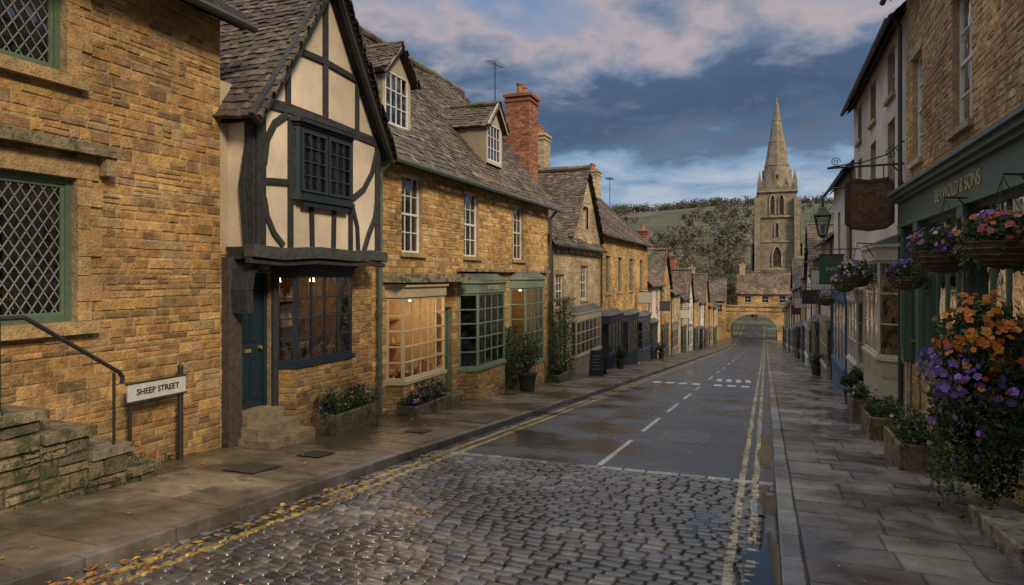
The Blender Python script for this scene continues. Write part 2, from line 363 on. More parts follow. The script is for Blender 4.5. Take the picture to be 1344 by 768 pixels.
def chimney(par,x,y,zb,zt,w=.8,l=.8,pal=BRICK,rh=.075,pots=2,ln=(.15,.24)):
    mb=MB()
    F=[(lambda u,z,d:(x+w/2+d,y+u,z),l),(lambda u,z,d:(x-w/2-d,y+u,z),l),(lambda u,z,d:(x+u,y-l/2-d,z),w),(lambda u,z,d:(x+u,y+l/2+d,z),w)]
    for P,h in F: wall(mb,P,-h/2,h/2,zb,zt,rh=rh,ln=ln,pal=pal,dep=(.004,.012),b=.006,mat='render')
    P=lambda u,z,d:(x+d,y+u,z)
    c=pal[0]
    mb.box(P,-l/2-.05,l/2+.05,zt-.28,zt-.2,-w/2-.05,w/2+.05,c,'render'); mb.box(P,-l/2-.08,l/2+.08,zt-.1,zt,-w/2-.08,w/2+.08,c,'render')
    mb.box(P,-l/2-.02,l/2+.02,zt,zt+.05,-w/2-.02,w/2+.02,(.3,.25,.2),'stone')
    for i in range(pots):
        yy=y+(i-(pots-1)/2)*l*.5
        mb.tube((x,yy,zt+.04),(x,yy,zt+.42),.12,.10,10,(.33,.14,.07),'render'); mb.tube((x,yy,zt+.38),(x,yy,zt+.45),.135,.135,10,(.30,.13,.07),'render')
    return mb.obj('chimney',par)
def gutter(mb,P,ua,ub,z,d,col=(.05,.06,.055)):
    mb.tube(P(ua,z,d),P(ub,z,d),.055,n=8,col=col)
def dormer(mb,mr,side,X,yc,w,z0,z1,zp,back,pal,col=WHITE,wall_pal=PALE):
    P=FR(X,side)
    a,b=yc-w/2,yc+w/2
    window(mb,P,a+.1,b-.1,z0+.08,z1-.02,4,3,col,deep=.05,sill=False,lint=False,meet=False)
    plain(mb,P,a,b,z0,z1,[(a+.1,b-.1,z0+.08,z1-.02)],(.42,.36,.27))
    mb.face([P(a,z1,0),P(b,z1,0),P(yc,zp-.06,0)],(.42,.36,.27),'render')
    for y in (a,b): mb.face([P(y,z0-.6,0),P(y,z1,0),P(y,z1,-back),P(y,z0-.6,-back)],(.3,.24,.17),'render')
    hw=w/2+.14; rise=zp-z1+.12; S=math.hypot(hw,rise)
    for sg in (-1,1):
        roof(mr,P(yc+sg*hw,z1-.12,.16),Vector(P(0,0,-1))-Vector(P(0,0,0)),(0,-sg*hw,rise),back+.16,S,pal,row=.13,w=(.1,.2))
        band(mb,P,[(yc+sg*hw,z1-.14),(yc,zp-.02)],.08,.1,.14,(.4,.37,.31),'paint')
    ridge(mr,P(yc,zp+.0,.14),P(yc,zp+.0,-back),r=.07)
def house(name,side,y0,y1,ze,rise,kind='stone',pal=GOLD,col=(.5,.46,.38),wins=(),wcol=WHITE,door_=None,shops=(),front_gable=None,full_gable=False,run=3.3,chim=(),rp=TILE,rh=.1,ln=(.14,.42),dcol=GREEN,row=.15,zbase=None,nx=3,nz=4,cpal=BRICK,over=.28):
    par=empty(name); X=-6.8 if side<0 else 2.5; sg=-side; P=FR(X,sg)
    zb=zg(y1)-.25
    mw,mr,mo=MB(),MB(),MB()
    ops=[tuple(w[:4]) for w in wins]
    if door_: ops.append(tuple(door_[:4]))
    for s in shops: ops.append((s['y0']+.04,s['y1']-.04,s['zs']-.04,s['zt']))
    yc=(y0+y1)/2
    if full_gable:
        hw=(y1-y0)/2
        top=lambda z:(y0,y1) if z<ze else ((y0+hw*(z-ze)/rise,y1-hw*(z-ze)/rise) if z<ze+rise else None)
        if kind=='stone': wall(mw,P,y0,y1,zb,ze+rise,ops,rh,ln,pal,top=top)
        else:
            plain(mw,P,y0,y1,zb,ze,ops,col); mw.face([P(y0,ze,0),P(y1,ze,0),P(yc,ze+rise,0)],col,'render')
        back=7; S=math.hypot(hw+.15,rise+.1)
        for s2 in (-1,1):
            roof(mr,P(yc+s2*(hw+.15),ze-.12,.18),(-sg,0,0),(0,-s2*(hw+.15),rise+.15),back,S,rp,row)
            band(mo,P,[(yc+s2*(hw+.15),ze-.16),(yc,ze+rise+.02)],.14,.1,.16,(.1,.09,.08),'timber')
        ridge(mr,P(yc,ze+rise+.04,.18),P(yc,ze+rise+.04,-back+.2))
    else:
        if kind=='stone': wall(mw,P,y0,y1,zb,ze,ops,rh,ln,pal)
        else: plain(mw,P,y0,y1,zb,ze,ops,col)
        k=rise/run
        S=math.hypot(run+over,(run+over)*k)
        roof(mr,P(y0-.08,ze-over*k+.03,over),(0,1,0),(-sg*(run),0,rise),y1-y0+.16,S,rp,row)
        mr.face([P(y0,ze+rise,-run),P(y1,ze+rise,-run),P(y1,ze,-2*run),P(y0,ze,-2*run)],rp[0],'tile')
        ridge(mr,P(y0-.08,ze+rise+.05,-run),P(y1+.08,ze+rise+.05,-run))
        gutter(mo,P,y0,y1,ze-over*k-.02,over+.05)
    mo.path([P(y0+.15,ze-.1,.25),P(y0+.15,ze-.35,.08),P(y0+.15,zg(y0),.07)],.04,6,(.04,.04,.04))
    for y in (y0,y1):
        mw.face([P(y,zb,0),P(y,ze,0)]+([P(y,ze+rise,-run)] if not full_gable else [])+[P(y,ze,-2*run),P(y,zb,-2*run)],col,'rubble' if kind=='stone' else 'render')
    mw.face([P(y0,zb,-2*run),P(y1,zb,-2*run),P(y1,ze,-2*run),P(y0,ze,-2*run)],col,'rubble')
    for w in wins: window(mo,P,*w[:4],nx=nx,nz=nz,col=wcol,sill=True,lint=(kind=='stone'),meet=True)
    if door_: door(mo,P,*door_[:4],dcol)
    for s in shops:
        bay(mo,P,s['y0'],s['y1'],zb,s['zs'],s['zt'],s.get('d',.12),s.get('cant',0),s.get('n',4),s.get('r',3),s.get('c',NAVY),s.get('bc',s.get('c',NAVY)),s.get('bm','paint'),hood=s.get('hood',False),par=par,lit=s.get('lit',0),ngoods=12)
    if front_gable:
        a,b,zp,ez=front_gable; hw=(b-a)/2; c=(a+b)/2; r2=zp-ez
        P2=FR(X+sg*.06,sg)
        top=lambda z:(a,b) if z<ez else ((a+hw*(z-ez)/r2,b-hw*(z-ez)/r2) if z<zp else None)
        z0=ze-.6
        wall(mw,P2,a,b,z0,zp,[o for o in ops],rh,ln,pal,top=top)
        S=math.hypot(hw+.12,r2+.1)
        for s2 in (-1,1):
            roof(mr,P(c+s2*(hw+.12),ez-.06,.22),(-sg,0,0),(0,-s2*(hw+.12),r2+.1),3.2,S,rp,row*.9)
        ridge(mr,P(c,zp+.06,.22),P(c,zp+.06,-3))
    mw.obj('walls',par); mr.obj('roof',par); mo.obj('windows_and_trim',par)
    for c in chim: chimney(par,X-sg*c[0],c[1],c[2],c[3],c[4] if len(c)>4 else .8,c[5] if len(c)>5 else .8,c[6] if len(c)>6 else cpal)
    return par
def text(body,loc,rz,size,col,par,name='lettering',ext=.006):
    cu=bpy.data.curves.new(name,'FONT'); cu.body=body; cu.size=size; cu.extrude=ext; cu.align_x='CENTER'; cu.align_y='CENTER'
    m,nt,b=base_mat('letters_%.2f'%col[0]); b.inputs['Base Color'].default_value=(*col,1); b.inputs['Roughness'].default_value=.5
    cu.materials.append(m); o=bpy.data.objects.new(name,cu); scene.collection.objects.link(o); o.location=loc; o.rotation_euler=(pi/2,0,rz); o.parent=par; return o
# foliage helpers
def rdir():
    while True:
        v=Vector((U(-1,1),U(-1,1),U(-1,1)))
        if .05<v.length<1: return v.normalized()
def leafq(mb,c,s,col,n=None,asp=.6):
    n=n or rdir(); x=n.orthogonal().normalized(); a=U(0,2*pi); y=n.cross(x); t=x*cos(a)+y*sin(a); b=n.cross(t)
    mb.shared([c-t*s*.5,c+b*s*asp*.5+n*s*.12,c+t*s*.55,c-b*s*asp*.5+n*s*.12],[(0,1,2,3)],col,'leaf')
LEAFP=[(.035,.065,.018),(.05,.09,.025),(.07,.115,.03),(.028,.05,.018),(.09,.12,.035)]
def foliage(mb,c,rad,n,size,pal=LEAFP,freq=3,thr=-.12,flat=False,inner=.45):
    c=Vector(c); k=0; tries=0
    while k<n and tries<n*6:
        tries+=1
        d=rdir(); r=R()**.45; p=Vector((d.x*rad[0]*r,d.y*rad[1]*r,d.z*rad[2]*r))
        if mn.noise((c+p)*freq)<thr: continue
        if flat and p.z<0: p.z*=.2
        q=inner+(1-inner)*r; q*=.75+.35*(d.z*.5+.5)  # shade put into the leaf colour: darker inside and low in the clump
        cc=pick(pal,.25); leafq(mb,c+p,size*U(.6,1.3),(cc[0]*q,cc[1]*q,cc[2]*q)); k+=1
def flower(mb,c,s,col,up=None):
    n=(rdir()*.6+(up or Vector((0,0,1)))).normalized(); x=n.orthogonal().normalized(); y=n.cross(x); c=Vector(c); a0=U(0,6); col=pick([col],.25)
    for i in range(5):
        a=a0+i*2*pi/5; t=x*cos(a)+y*sin(a); b=n.cross(t); k=pick([col],.18)
        mb.shared([c,c+t*s*.4+b*s*.28+n*s*.1,c+t*s*.62+n*s*.02,c+t*s*.4-b*s*.28+n*s*.1],[(0,1,2,3)],k,'leaf')
    mb.tube(c,c+n*s*.12,s*.12,s*.08,5,(.45,.3,.04),'leaf')
def flowers(mb,c,rad,n,s,cols,face=Vector((-.5,-.5,.5))):
    c=Vector(c)
    for i in range(n):
        for _ in range(12):
            d=(rdir()+face*.8).normalized(); p=Vector((d.x*rad[0],d.y*rad[1],d.z*rad[2]))*U(.85,1.12)
            if mn.noise((c+p)*7)>-.04: break
        flower(mb,c+p,s*U(.65,1.25),random.choice(cols),d)
ORANGE=[(.62,.17,.015),(.68,.27,.02),(.45,.09,.015)]; PURPLE=[(.2,.09,.42),(.28,.12,.5),(.15,.08,.35)]; PINK=[(.5,.12,.2),(.6,.3,.35),(.5,.45,.45)]
# ---------------------------------------------------------------- ground
mb=MB()
xs=[-1500,-900,-600,-450,-330,-240,-170,-120,-80,-50,-30,-18,-12,-8,-4,0,4,8,12,18,30,50,80,120,170,240,330,450,600,900,1500]
xs=sorted(set(xs+[x for x in range(-300,460,20)]))
ys=[-120,-60,-30,-10]+list(range(0,140,5))+list(range(140,300,12))+list(range(300,1000,25))+[1100,1300,1600,2100,3000]
def hz(x,y):
    base=zg(max(y,-200))-.16
    t=min(1,max(0,(y-195)/430)); t=t*t*(3-2*t)
    h=(62+10*sin(x*.006+.6)+5*sin(x*.017+y*.006))*t*(1-.35*min(1,max(0,(y-680)/500)))
    h+=mn.noise(Vector((x*.01,y*.01,0)))*6*t
    return base+h
vv=[(x,y,hz(x,y)) for y in ys for x in xs]; nx=len(xs)
for j in range(len(ys)-1):
    for i in range(nx-1):
        x,y=xs[i],ys[j]
        f=mn.noise(Vector((x*.02+5,y*.012,1)))
        col=(.075,.085,.045) if f>.1 else ((.10,.085,.055) if f>-.15 else (.065,.072,.04))
        a=j*nx+i; mb.f.append((a,a+1,a+nx+1,a+nx)); mb.c.append(col); mb.m.append(0)
mb.v=vv; mb.names=['grass']; mb.obj('ground',smooth=True)
# road
mb=MB()
y=8.95
while y<150:
    y2=y+1.5
    mb.face([G(-4.6,y,-.1),G(.2,y,-.1),G(.2,y2,-.1),G(-4.6,y2,-.1)],(.050,.052,.056),'asphalt'); y=y2
mb.obj('road')
mb=MB()
mb.face([G(-4.6,-8,-.122),G(.2,-8,-.122),G(.2,8.95,-.122),G(-4.6,8.95,-.122)],(.03,.026,.022),'flag')
COB=[(.09,.082,.075),(.115,.105,.095),(.068,.062,.058),(.14,.125,.11),(.10,.08,.066),(.075,.076,.082)]
def cobble(mb,x0,x1,y0,y1,h,pal,tilt=.004):
    c=pick(pal,.28); vs=[]; r=U(.012,.022)
    tx,ty=U(-tilt,tilt),U(-tilt,tilt); sk=U(-.008,.008)
    for (ins,hh) in ((0,-.024),(.003,-.007),(.010,.000),(.026,.004)):
        a,b,e,f=x0+ins,x1-ins,y0+ins,y1-ins; q=max(.005,r-ins*.4)
        for (px,py) in ((a+q,e),(b-q,e+sk),(b,e+q+sk),(b,f-q),(b-q,f),(a+q,f+sk*.5),(a,f-q),(a,e+q)):
            vs.append(G(px,py,-.1+h+hh+tx*(px-x0)/.1+ty*(py-y0)/.1))
    fs=[]
    for k in range(3):
        for i in range(8): fs.append((k*8+i,k*8+(i+1)%8,k*8+8+(i+1)%8,k*8+8+i))
    fs.append(tuple(range(24,32))); mb.shared(vs,fs,c,'cobble')
y=-3.0
while y<8.8:
    rh=U(.10,.125); x=-4.49+U(-.1,0)
    while x<-.03:
        l=U(.13,.21); xa=max(x,-4.49); xb=min(x+l,-.02)
        if xb-xa>.06: 
            wv=.05*sin(x*1.4+.6)
            cobble(mb,xa+.004,xb-.004,y+.004+wv,y+rh-.004+wv,U(-.005,.005),COB)
        x+=l
    y+=rh
x=-4.48
while x<.1:
    l=U(.28,.42); xb=min(x+l,.11); cobble(mb,x+.004,xb-.004,8.82,8.96,.004,[(.26,.25,.23),(.2,.19,.18)],.001); x+=l
y=-3
while y<8.8:
    l=min(U(.5,.8),8.81-y); cobble(mb,-.015,.108,y+.004,y+l-.004,-.004,[(.10,.095,.09),(.085,.08,.075)],.0005); y+=l
mb.obj('cobblestones',smooth=True)
mb=MB()
def puddle(cx,cy,rx,ry,h):
    n=40; pts=[]
    for i in range(n):
        a=2*pi*i/n; k=1+.45*mn.noise(Vector((cos(a)*1.6+cx*3,sin(a)*1.6+cy*2,0)))+.2*mn.noise(Vector((cos(a)*5+cx,sin(a)*5+cy,2)))
        x=min(cx+rx*k*cos(a),.105); y=cy+ry*k*sin(a)
        pts.append(G(x,y,h))
    mb.face(pts,(.02,.02,.02),'water')
for (cx,cy,rx,ry,h) in ((-.02,5.2,.16,1.3,-.0985),(.0,7.9,.14,.75,-.0985),(-.35,4.6,.22,.5,-.1015),(-.5,6.8,.2,.45,-.1015),(-.0,11.2,.10,1.3,-.0965),(-4.3,5.5,.12,1.2,-.101)): puddle(cx,cy,rx,ry,h)
mb.obj('puddles')
# kerbs
K=lambda u,z,d:(d,u,zg(u)+z)
for (a,b,pal,ys0) in ((-4.64,-4.49,[(.13,.11,.09),(.10,.09,.08)],-3),(.11,.27,[(.19,.18,.165),(.15,.145,.135)],-3)):
    mb=MB(); y=ys0
    while y<118:
        l=U(.7,1.0); mb.box(K,y+.004,y+l-.006,-.2,.004+U(-.003,.003),a+U(-.004,.004),b+U(-.004,.004),pick(pal,.15),'flag'); y+=l
    mb.obj('kerb',bevel=.014)
def flags(name,x0,x1,pal,mat,rowr,wr,base):
    mb=MB(); y=-4
    while y<118:
        mb.face([G(x0,y,-.02),G(x1,y,-.02),G(x1,y+2,-.02),G(x0,y+2,-.02)],base,mat); y+=2
    y=-3
    while y<118:
        r=U(*rowr); x=x0
        while x<x1-.01:
            l=U(*wr)
            if x1-(x+l)<wr[0]*.6: l=x1-x
            a,b,c,d=x+.006,x+l-.006,y+.006,y+r-.006; h=U(-.004,.004); q=.008; t=U(-.005,.005)
            mb.shared([G(a,c,-.02),G(b,c,-.02),G(b,d,-.02),G(a,d,-.02),G(a+q,c+q,h+t),G(b-q,c+q,h-t),G(b-q,d-q,h),G(a+q,d-q,h)],[(4,5,6,7),(0,1,5,4),(1,2,6,5),(2,3,7,6),(3,0,4,7)],pick(pal,.25),mat)
            x+=l
        y+=r
    return mb.obj(name)
flags('pavement',.275,2.5,[(.125,.105,.09),(.155,.13,.11),(.095,.083,.076),(.14,.118,.10),(.12,.092,.072)],'flag',(.30,.55),(.38,.85),(.03,.026,.02))
flags('pavement',-6.8,-4.645,[(.135,.10,.062),(.115,.085,.054),(.155,.115,.072),(.125,.095,.06)],'flag_mossy',(.5,.75),(.55,1.1),(.04,.035,.022))
mb=MB()
for a,b in ((8.98,11.3),(12.4,14.5),(15.7,17.8),(19.0,21.0),(22.3,24.0),(27.5,30),(32,34.5),(37,39.5),(42,44.5),(47,49.5),(52,54.5),(57,60),(64,67),(71,74),(79,82)):
    mb.face([G(-2.12,a,-.096),G(-2.04,a,-.096),G(-2.04,b,-.096),G(-2.12,b,-.096)],(.36,.36,.34),'roadpaint')
for x in [-3.8,-3.35,-2.9,-2.45,-1.7,-1.25,-.8]:
    mb.face([G(x,24.6,-.096),G(x+.28,24.6,-.096),G(x+.28,25.3,-.096),G(x,25.3,-.096)],(.45,.45,.43),'roadpaint')
for x in [-1.75,-1.4,-1.05,-.7]:
    mb.face([G(x,27,-.096),G(x+.2,27,-.096),G(x+.12,28.6,-.096),G(x-.05,28.6,-.096)],(.45,.45,.43),'roadpaint')
mb.obj('road_markings')
mb=MB()
for (x0,x1,y0,y1,c) in ((-1.7,-.9,11.5,12.9,.08),(-3.1,-2.3,14.2,16.6,.03),(-.95,-.45,16,18,.085),(-3.9,-3.2,19,20,.03),(-1.5,-.6,30,33,.075)):
    mb.face([G(x0,y0,-.0975),G(x1,y0,-.0975),G(x1,y1,-.0975),G(x0,y1,-.0975)],(c,c,c*1.05),'asphalt')
mb.obj('road_patches')
def drain(x0,x1,y0,y1,h):
    mb=MB(); mb.face([G(x0,y0,h),G(x1,y0,h),G(x1,y1,h),G(x0,y1,h)],(.03,.027,.025),'iron')
    n=9
    for i in range(n):
        y=y0+(y1-y0)*(i+.2)/n; mb.face([G(x0+.03,y,h+.004),G(x1-.03,y,h+.004),G(x1-.03,y+(y1-y0)/n*.5,h+.004),G(x0+.03,y+(y1-y0)/n*.5,h+.004)],(.09,.075,.06),'iron')
    mb.obj('drain_cover')
drain(-5.75,-5.3,6.1,6.6,.013); drain(-5.6,-5.25,7.2,7.6,.013); drain(-5.4,-5.05,9.6,10.0,.013)
# ---------------------------------------------------------------- house 1 (left, leaded windows)
par=empty('stone_house'); mw,mo,mr=MB(),MB(),MB()
W1=(3.45,5.17,1.22,2.72); W0=(3.3,5.05,3.78,4.95)
ops=[W1,W0]
wall(mw,PL,-1.5,7.2,-1.0,5.35,ops,rh=.102,ln=(.11,.38),pal=BROWN,dep=(.003,.018),b=.013)
mw.face([PL(7.2,-1,0),PL(7.2,5.35,0),PL(7.2,8.5,-3.3),PL(7.2,5.35,-6.6),PL(7.2,-1,-6.6)],(1,1,1),'rubble')
mw.face([PL(-1.5,-1,0),PL(-1.5,5.35,0),PL(-1.5,8.5,-3.3),PL(-1.5,5.35,-6.6),PL(-1.5,-1,-6.6)],(1,1,1),'rubble')
DR=[(.38,.24,.10),(.42,.27,.12),(.35,.22,.09)]
def quoins(mb,P,u,z0,z1,dirn,pal,hh=(.2,.3),w=(.16,.28)):
    z=z0;k=0
    while z<z1-.05:
        h=min(U(*hh),z1-z); l=w[k%2]*U(.9,1.1); a,b=(u,u+dirn*l) if dirn>0 else (u+dirn*l,u)
        mb.box(P,a+.003,b-.003,z+.004,z+h-.004,-.005,.026+U(-.003,.003),pick(pal,.1),'stone'); z+=h;k+=1
quoins(mw,PL,5.17,1.22,2.72,1,DR); quoins(mw,PL,5.05,3.78,4.95,1,DR)
for (a,b,z0,z1) in ops:
    q=[(a,z0),(b,z0),(b,z1),(a,z1)]
    for i in range(4):
        p1,p2=q[i],q[(i+1)%4]; mo.face([PL(*p1,.022),PL(*p2,.022),PL(*p2,-.22),PL(*p1,-.22)],(.33,.25,.14),'stone')
    mo.box(PL,a-.15,b+.2,z0-.13,z0-.002,-.1,.10,(.38,.26,.12),'stone')
    mo.box(PL,a-.1,b+.24,z1+.003,z1+.2,-.01,.03,(.38,.26,.12),'stone')
    GC=(.085,.125,.085)
    mid=(a+b)/2
    for (x,y) in ((a,mid-.002),(mid+.002,b)):
        glazing(mo,PL,x,y,z0,z1,1,1,GC,fw=.065,dc=-.1,th=.07,glass=False)
        glazing(mo,PL,x+.066,y-.066,z0+.066,z1-.066,1,1,tuple(c*1.15 for c in GC),fw=.035,dc=-.105,th=.04)
        xa,xb,za,zb=x+.1,y-.1,z0+.1,z1-.1; st=.115
        for s in (1,-1):
            k=-3.0
            while k<4:
                u0=xa+k; m=1.5*s
                z_at=lambda u:(za if s>0 else zb)+m*(u-u0)
                cand=[]
                for u in (xa,xb):
                    zz=z_at(u)
                    if za<=zz<=zb: cand.append((u,zz))
                for zz in (za,zb):
                    u=u0+(zz-(za if s>0 else zb))/m
                    if xa<u<xb: cand.append((u,zz))
                if len(cand)>=2: band(mo,PL,[cand[0],cand[1]],.008,-.104,-.096,(.22,.22,.21),'render')
                k+=st
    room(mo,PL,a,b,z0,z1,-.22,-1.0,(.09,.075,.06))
    curtain(mo,PL,a+.02,a+.62,z0,z1,-.17,(.62,.58,.50)); curtain(mo,PL,b-.62,b-.02,z0,z1,-.17,(.62,.58,.50))
    for i in range(24): # patterned print on the curtains
        u=random.choice([U(a+.06,a+.58),U(b-.58,b-.06)]); z=U(z0+.15,z1-.12); mo.box(PL,u-.03,u+.03,z-.035,z+.035,-.150,-.147,(.2,.19,.17),'render')
mo.box(PL,3.0,5.55,2.98,3.05,-.01,.16,(.22,.17,.10),'stone_mossy'); mo.box(PL,3.0,5.53,3.052,3.11,-.01,.12,(.2,.16,.1),'stone_mossy')
mo.box(PL,5.42,5.55,2.78,2.978,-.01,.13,(.24,.18,.11),'stone')
k=.95
roof(mr,PL(-1.5,5.35-.38*k+.03,.38),(0,1,0),(-3.3,0,3.15),8.85,5.0,TILE_D)
gutter(mo,PL,-1.5,7.35,4.97,.44,(.03,.03,.03)); mo.box(PL,-1.5,7.3,5.0,5.16,.32,.35,(.05,.045,.04),'timber')
mw.obj('walls',par); mo.obj('windows_and_trim',par); mr.obj('roof',par)
# steps
par=empty('stone_steps'); mb=MB()
SP=[(.15,.115,.07),(.19,.145,.085),(.11,.088,.055)]
for (ya,yb,zt) in ((1.5,4.31,.5),(4.31,4.78,.26),(4.78,5.2,.0),(5.2,5.52,-.27)):
    zb=-.8
    Q=lambda u,z,d:(-6.12+d,u,z)
    wall(mb,Q,ya,yb,zb,zt-.09,rh=.13,ln=(.14,.36),pal=SP,mat='stone_mossy',mort=(.07,.06,.04),dep=(.01,.04),b=.02)
    Q2=lambda u,z,d:(u,yb+d,z)
    wall(mb,Q2,-6.8,-6.12,zb,zt-.09,rh=.13,ln=(.14,.36),pal=SP,mat='stone_mossy',mort=(.07,.06,.04),dep=(.01,.04),b=.02)
    y=ya
    while y<yb-.01:
        l=min(U(.5,.8),yb-y); mb.box(Q,y+.003,y+l+(.05 if y+l>=yb-.01 else -.003),zt-.088,zt+U(-.008,.008),-.675,.06,pick([(.17,.135,.085)],.15),'stone_mossy'); y+=l
mb.obj('treads',par,bevel=.014)
mf=MB()
for (c,rd,n) in (((-6.1,4.3,.12),(.06,.5,.18),160),((-6.05,4.9,-.3),(.06,.6,.1),200),((-6.15,5.35,-.2),(.25,.12,.05),100),((-6.5,4.5,.28),(.2,.2,.04),120)): foliage(mf,c,rd,n,.03,[(.05,.08,.02),(.07,.1,.025)],8)
mf.obj('moss',par)
mb=MB()
mb.tube((-6.16,3.98,.45),(-6.16,3.98,1.3),.017); mb.tube((-6.16,5.09,-.05),(-6.16,5.09,.72),.015)
mb.path([(-6.16,2.2,1.33),(-6.16,4.2,1.33),(-6.16,5.15,.72),(-6.16,5.19,.66),(-6.16,5.18,.60)],.022,8)
mb.tube((-6.16,3.98,.5),(-6.16,3.98,.54),.04,.03); 
mb.obj('iron_handrail')
# street name sign
par=empty('street_name_sign'); mb=MB()
S=FR(-6.6,1)
mb.box(S,5.62,6.42,.3,.49,-.015,.012,(.46,.46,.43),'paint')
mb.box(S,5.60,6.44,.28,.30,-.02,.018,(.03,.03,.03),'iron'); mb.box(S,5.60,6.44,.49,.51,-.02,.018,(.03,.03,.03),'iron')
mb.tube((-6.63,6.38,-.62),(-6.63,6.38,.60),.032,n=10); mb.tube((-6.63,6.38,.60),(-6.63,6.38,.64),.04,.015,n=10)
mb.tube((-6.63,5.68,-.62),(-6.63,5.68,.28),.02,n=8)
mb.obj('board',par,bevel=.004); text('SHEEP STREET',(-6.585,6.02,.395),pi/2,.095,(.02,.02,.02),par)
# ---------------------------------------------------------------- timber framed house
par=empty('timber_framed_house'); mw,mo,mr,mt=MB(),MB(),MB(),MB()
D=(7.52,8.2,-.2,1.74)
wall(mw,PL,7.2,10.95,-1.2,2.05,[D,(8.34,9.96,.36,1.78)],rh=.09,ln=(.1,.32),pal=BROWN)
door(mo,PL,*D,(.014,.030,.042))
BB=(.018,.030,.044)
bay(mo,PL,8.3,10.0,-1.2,.4,1.72,.28,.12,4,4,BB,BROWN,'stone',fascia=.1,hood=False,wallcol=(.16,.09,.05),par=par,lit=11,sidecols=1,ngoods=90)
for i,(dd,zt) in enumerate(((.2,-.21),(.42,-.36),(.66,-.50))):
    mo.box(PL,7.48-.05*i,8.24+.06*i,-1.1,zt,-.02,dd,pick([(.30,.235,.15)],.1),'stone')
BL=(.03,.03,.032)
mt.box(PL,7.22,7.46,-.9,1.95,.0,.14,(.06,.05,.045),'timber'); mt.box(PL,8.2,8.3,-.4,1.95,.0,.06,(.04,.04,.045),'timber')
band(mt,PL,[(7.34,1.2),(7.3,1.5),(7.36,1.75),(7.5,1.95)],.13,.12,.4,BL,'timber')
PJ=FR(-6.35,1)
CR=(.58,.49,.37)
WO=(8.1,9.5,2.82,3.9)
plain(mw,PJ,7.35,10.45,2.0,3.95,[WO],CR)
mw.face([PJ(7.35,3.95,0),PJ(10.45,3.95,0),PJ(8.88,6.15,0)],CR,'render')
mw.face([(-6.35,7.35,2.0),(-6.35,7.35,3.95),(-7.6,7.35,3.95),(-7.6,7.35,2.0)],CR,'render')
mw.face([(-6.35,10.45,2.0),(-6.35,10.45,3.95),(-7.6,10.45,3.95),(-7.6,10.45,2.0)],CR,'render')
mw.face([(-6.35,7.35,2.0),(-6.35,10.45,2.0),(-6.8,10.45,2.0),(-6.8,7.35,2.0)],(.1,.09,.08),'timber')
plain(mw,PL,7.2,10.95,2.05,4.3,[],(.4,.32,.22))
for u0,u1,z0,z1 in ((7.35,7.53,2.1,3.92),(10.31,10.45,2.1,3.92),(8.0,8.095,2.1,3.95),(9.505,9.6,2.1,3.95),(7.95,8.045,4.1,5.0),(9.7,9.79,4.1,4.95),(8.82,8.93,4.1,6.0)):
    mt.box(PJ,u0,u1,z0,z1,-.02,.035+U(-.004,.004),pick([BL],.3),'timber')
for pts,w in (([(7.25,4.02),(8.0,4.07),(8.9,4.06),(9.8,4.03),(10.6,4.0)],.15),([(7.5,2.98),(8.0,3.02)],.09),([(8.0,4.95),(8.85,4.98),(9.75,4.93)],.1),
  ([(7.5,3.2),(7.56,3.55),(7.72,3.8),(7.98,3.98)],.1),([(9.6,2.95),(9.95,3.15),(10.2,3.45),(10.36,3.85)],.1),([(10.38,3.1),(10.3,2.7),(10.1,2.4),(9.95,2.12)],.1),([(7.5,2.75),(7.56,2.5),(7.7,2.28),(7.9,2.12)],.09),
  ([(9.6,2.85),(9.75,2.5),(9.78,2.12)],.085),([(8.55,2.1),(8.53,2.8)],.085),([(9.08,2.1),(9.1,2.8)],.085)):
    band(mt,PJ,pts,w,-.015,.028+U(0,.012),pick([BL],.3),'timber')
band(mt,PJ,[(7.2,2.03),(7.8,2.0),(8.6,2.045),(9.5,2.02),(10.1,2.05),(10.55,2.02)],.17,-.05,.12,(.06,.06,.06),'timber')
band(mt,PJ,[(7.2,1.9),(7.9,1.87),(8.6,1.91),(9.5,1.885),(10.1,1.91),(10.55,1.88)],.07,-.03,.07,(.045,.045,.045),'timber')
PS=lambda u,z,d:(-6.35-u,7.35-d,z)
mt.box(PS,0,.16,2.1,3.9,-.02,.03,BL,'timber'); mt.box(PS,0,.6,1.92,2.09,-.02,.05,BL,'timber'); mt.box(PS,.1,.6,3.75,3.95,-.02,.04,BL,'timber')
band(mt,PS,[(.12,2.1),(.2,2.9),(.05,3.7)],.09,0,.045,BL,'timber')
for sg in (-1,1):
    uo=8.87+sg*1.76
    pts=[(uo+(8.87-uo)*t,3.72+(6.33-3.72)*t-.07*sin(pi*t)) for t in [i/8 for i in range(9)]]
    band(mt,PJ,pts,.2,.16,.24,(.04,.04,.045),'timber')
    roof(mr,PJ(uo,3.78,.28),(-1,0,0),(0,-sg*1.76,2.58),6,3.12,TILE_D,row=.12,w=(.10,.18))
ridge(mr,PJ(8.87,6.40,.28),PJ(8.87,6.40,-5.5))
bay(mo,PJ,8.08,9.52,2.80,2.86,3.86,.10,.06,2,1,(.018,.027,.036),(.018,.027,.036),'paint',fascia=.04,hood=False,wallcol=(.03,.03,.03),ngoods=0,sidecols=1)
PO=FR(-6.25,1)
for i in range(2):
    a=8.16+i*.65; glazing(mo,PO,a+.02,a+.62,2.92,3.80,3,4,(.025,.035,.045),fw=.035,mw=.017,dc=.01,th=.03,glass=False)
curtain(mo,PJ,8.2,8.5,2.9,3.82,-.05,(.45,.42,.36)); curtain(mo,PJ,9.1,9.4,2.9,3.82,-.05,(.45,.42,.36))
mw.obj('walls',par); mo.obj('windows_and_door',par); mr.obj('roof',par); mt.obj('timber_frame',par,bevel=.008)
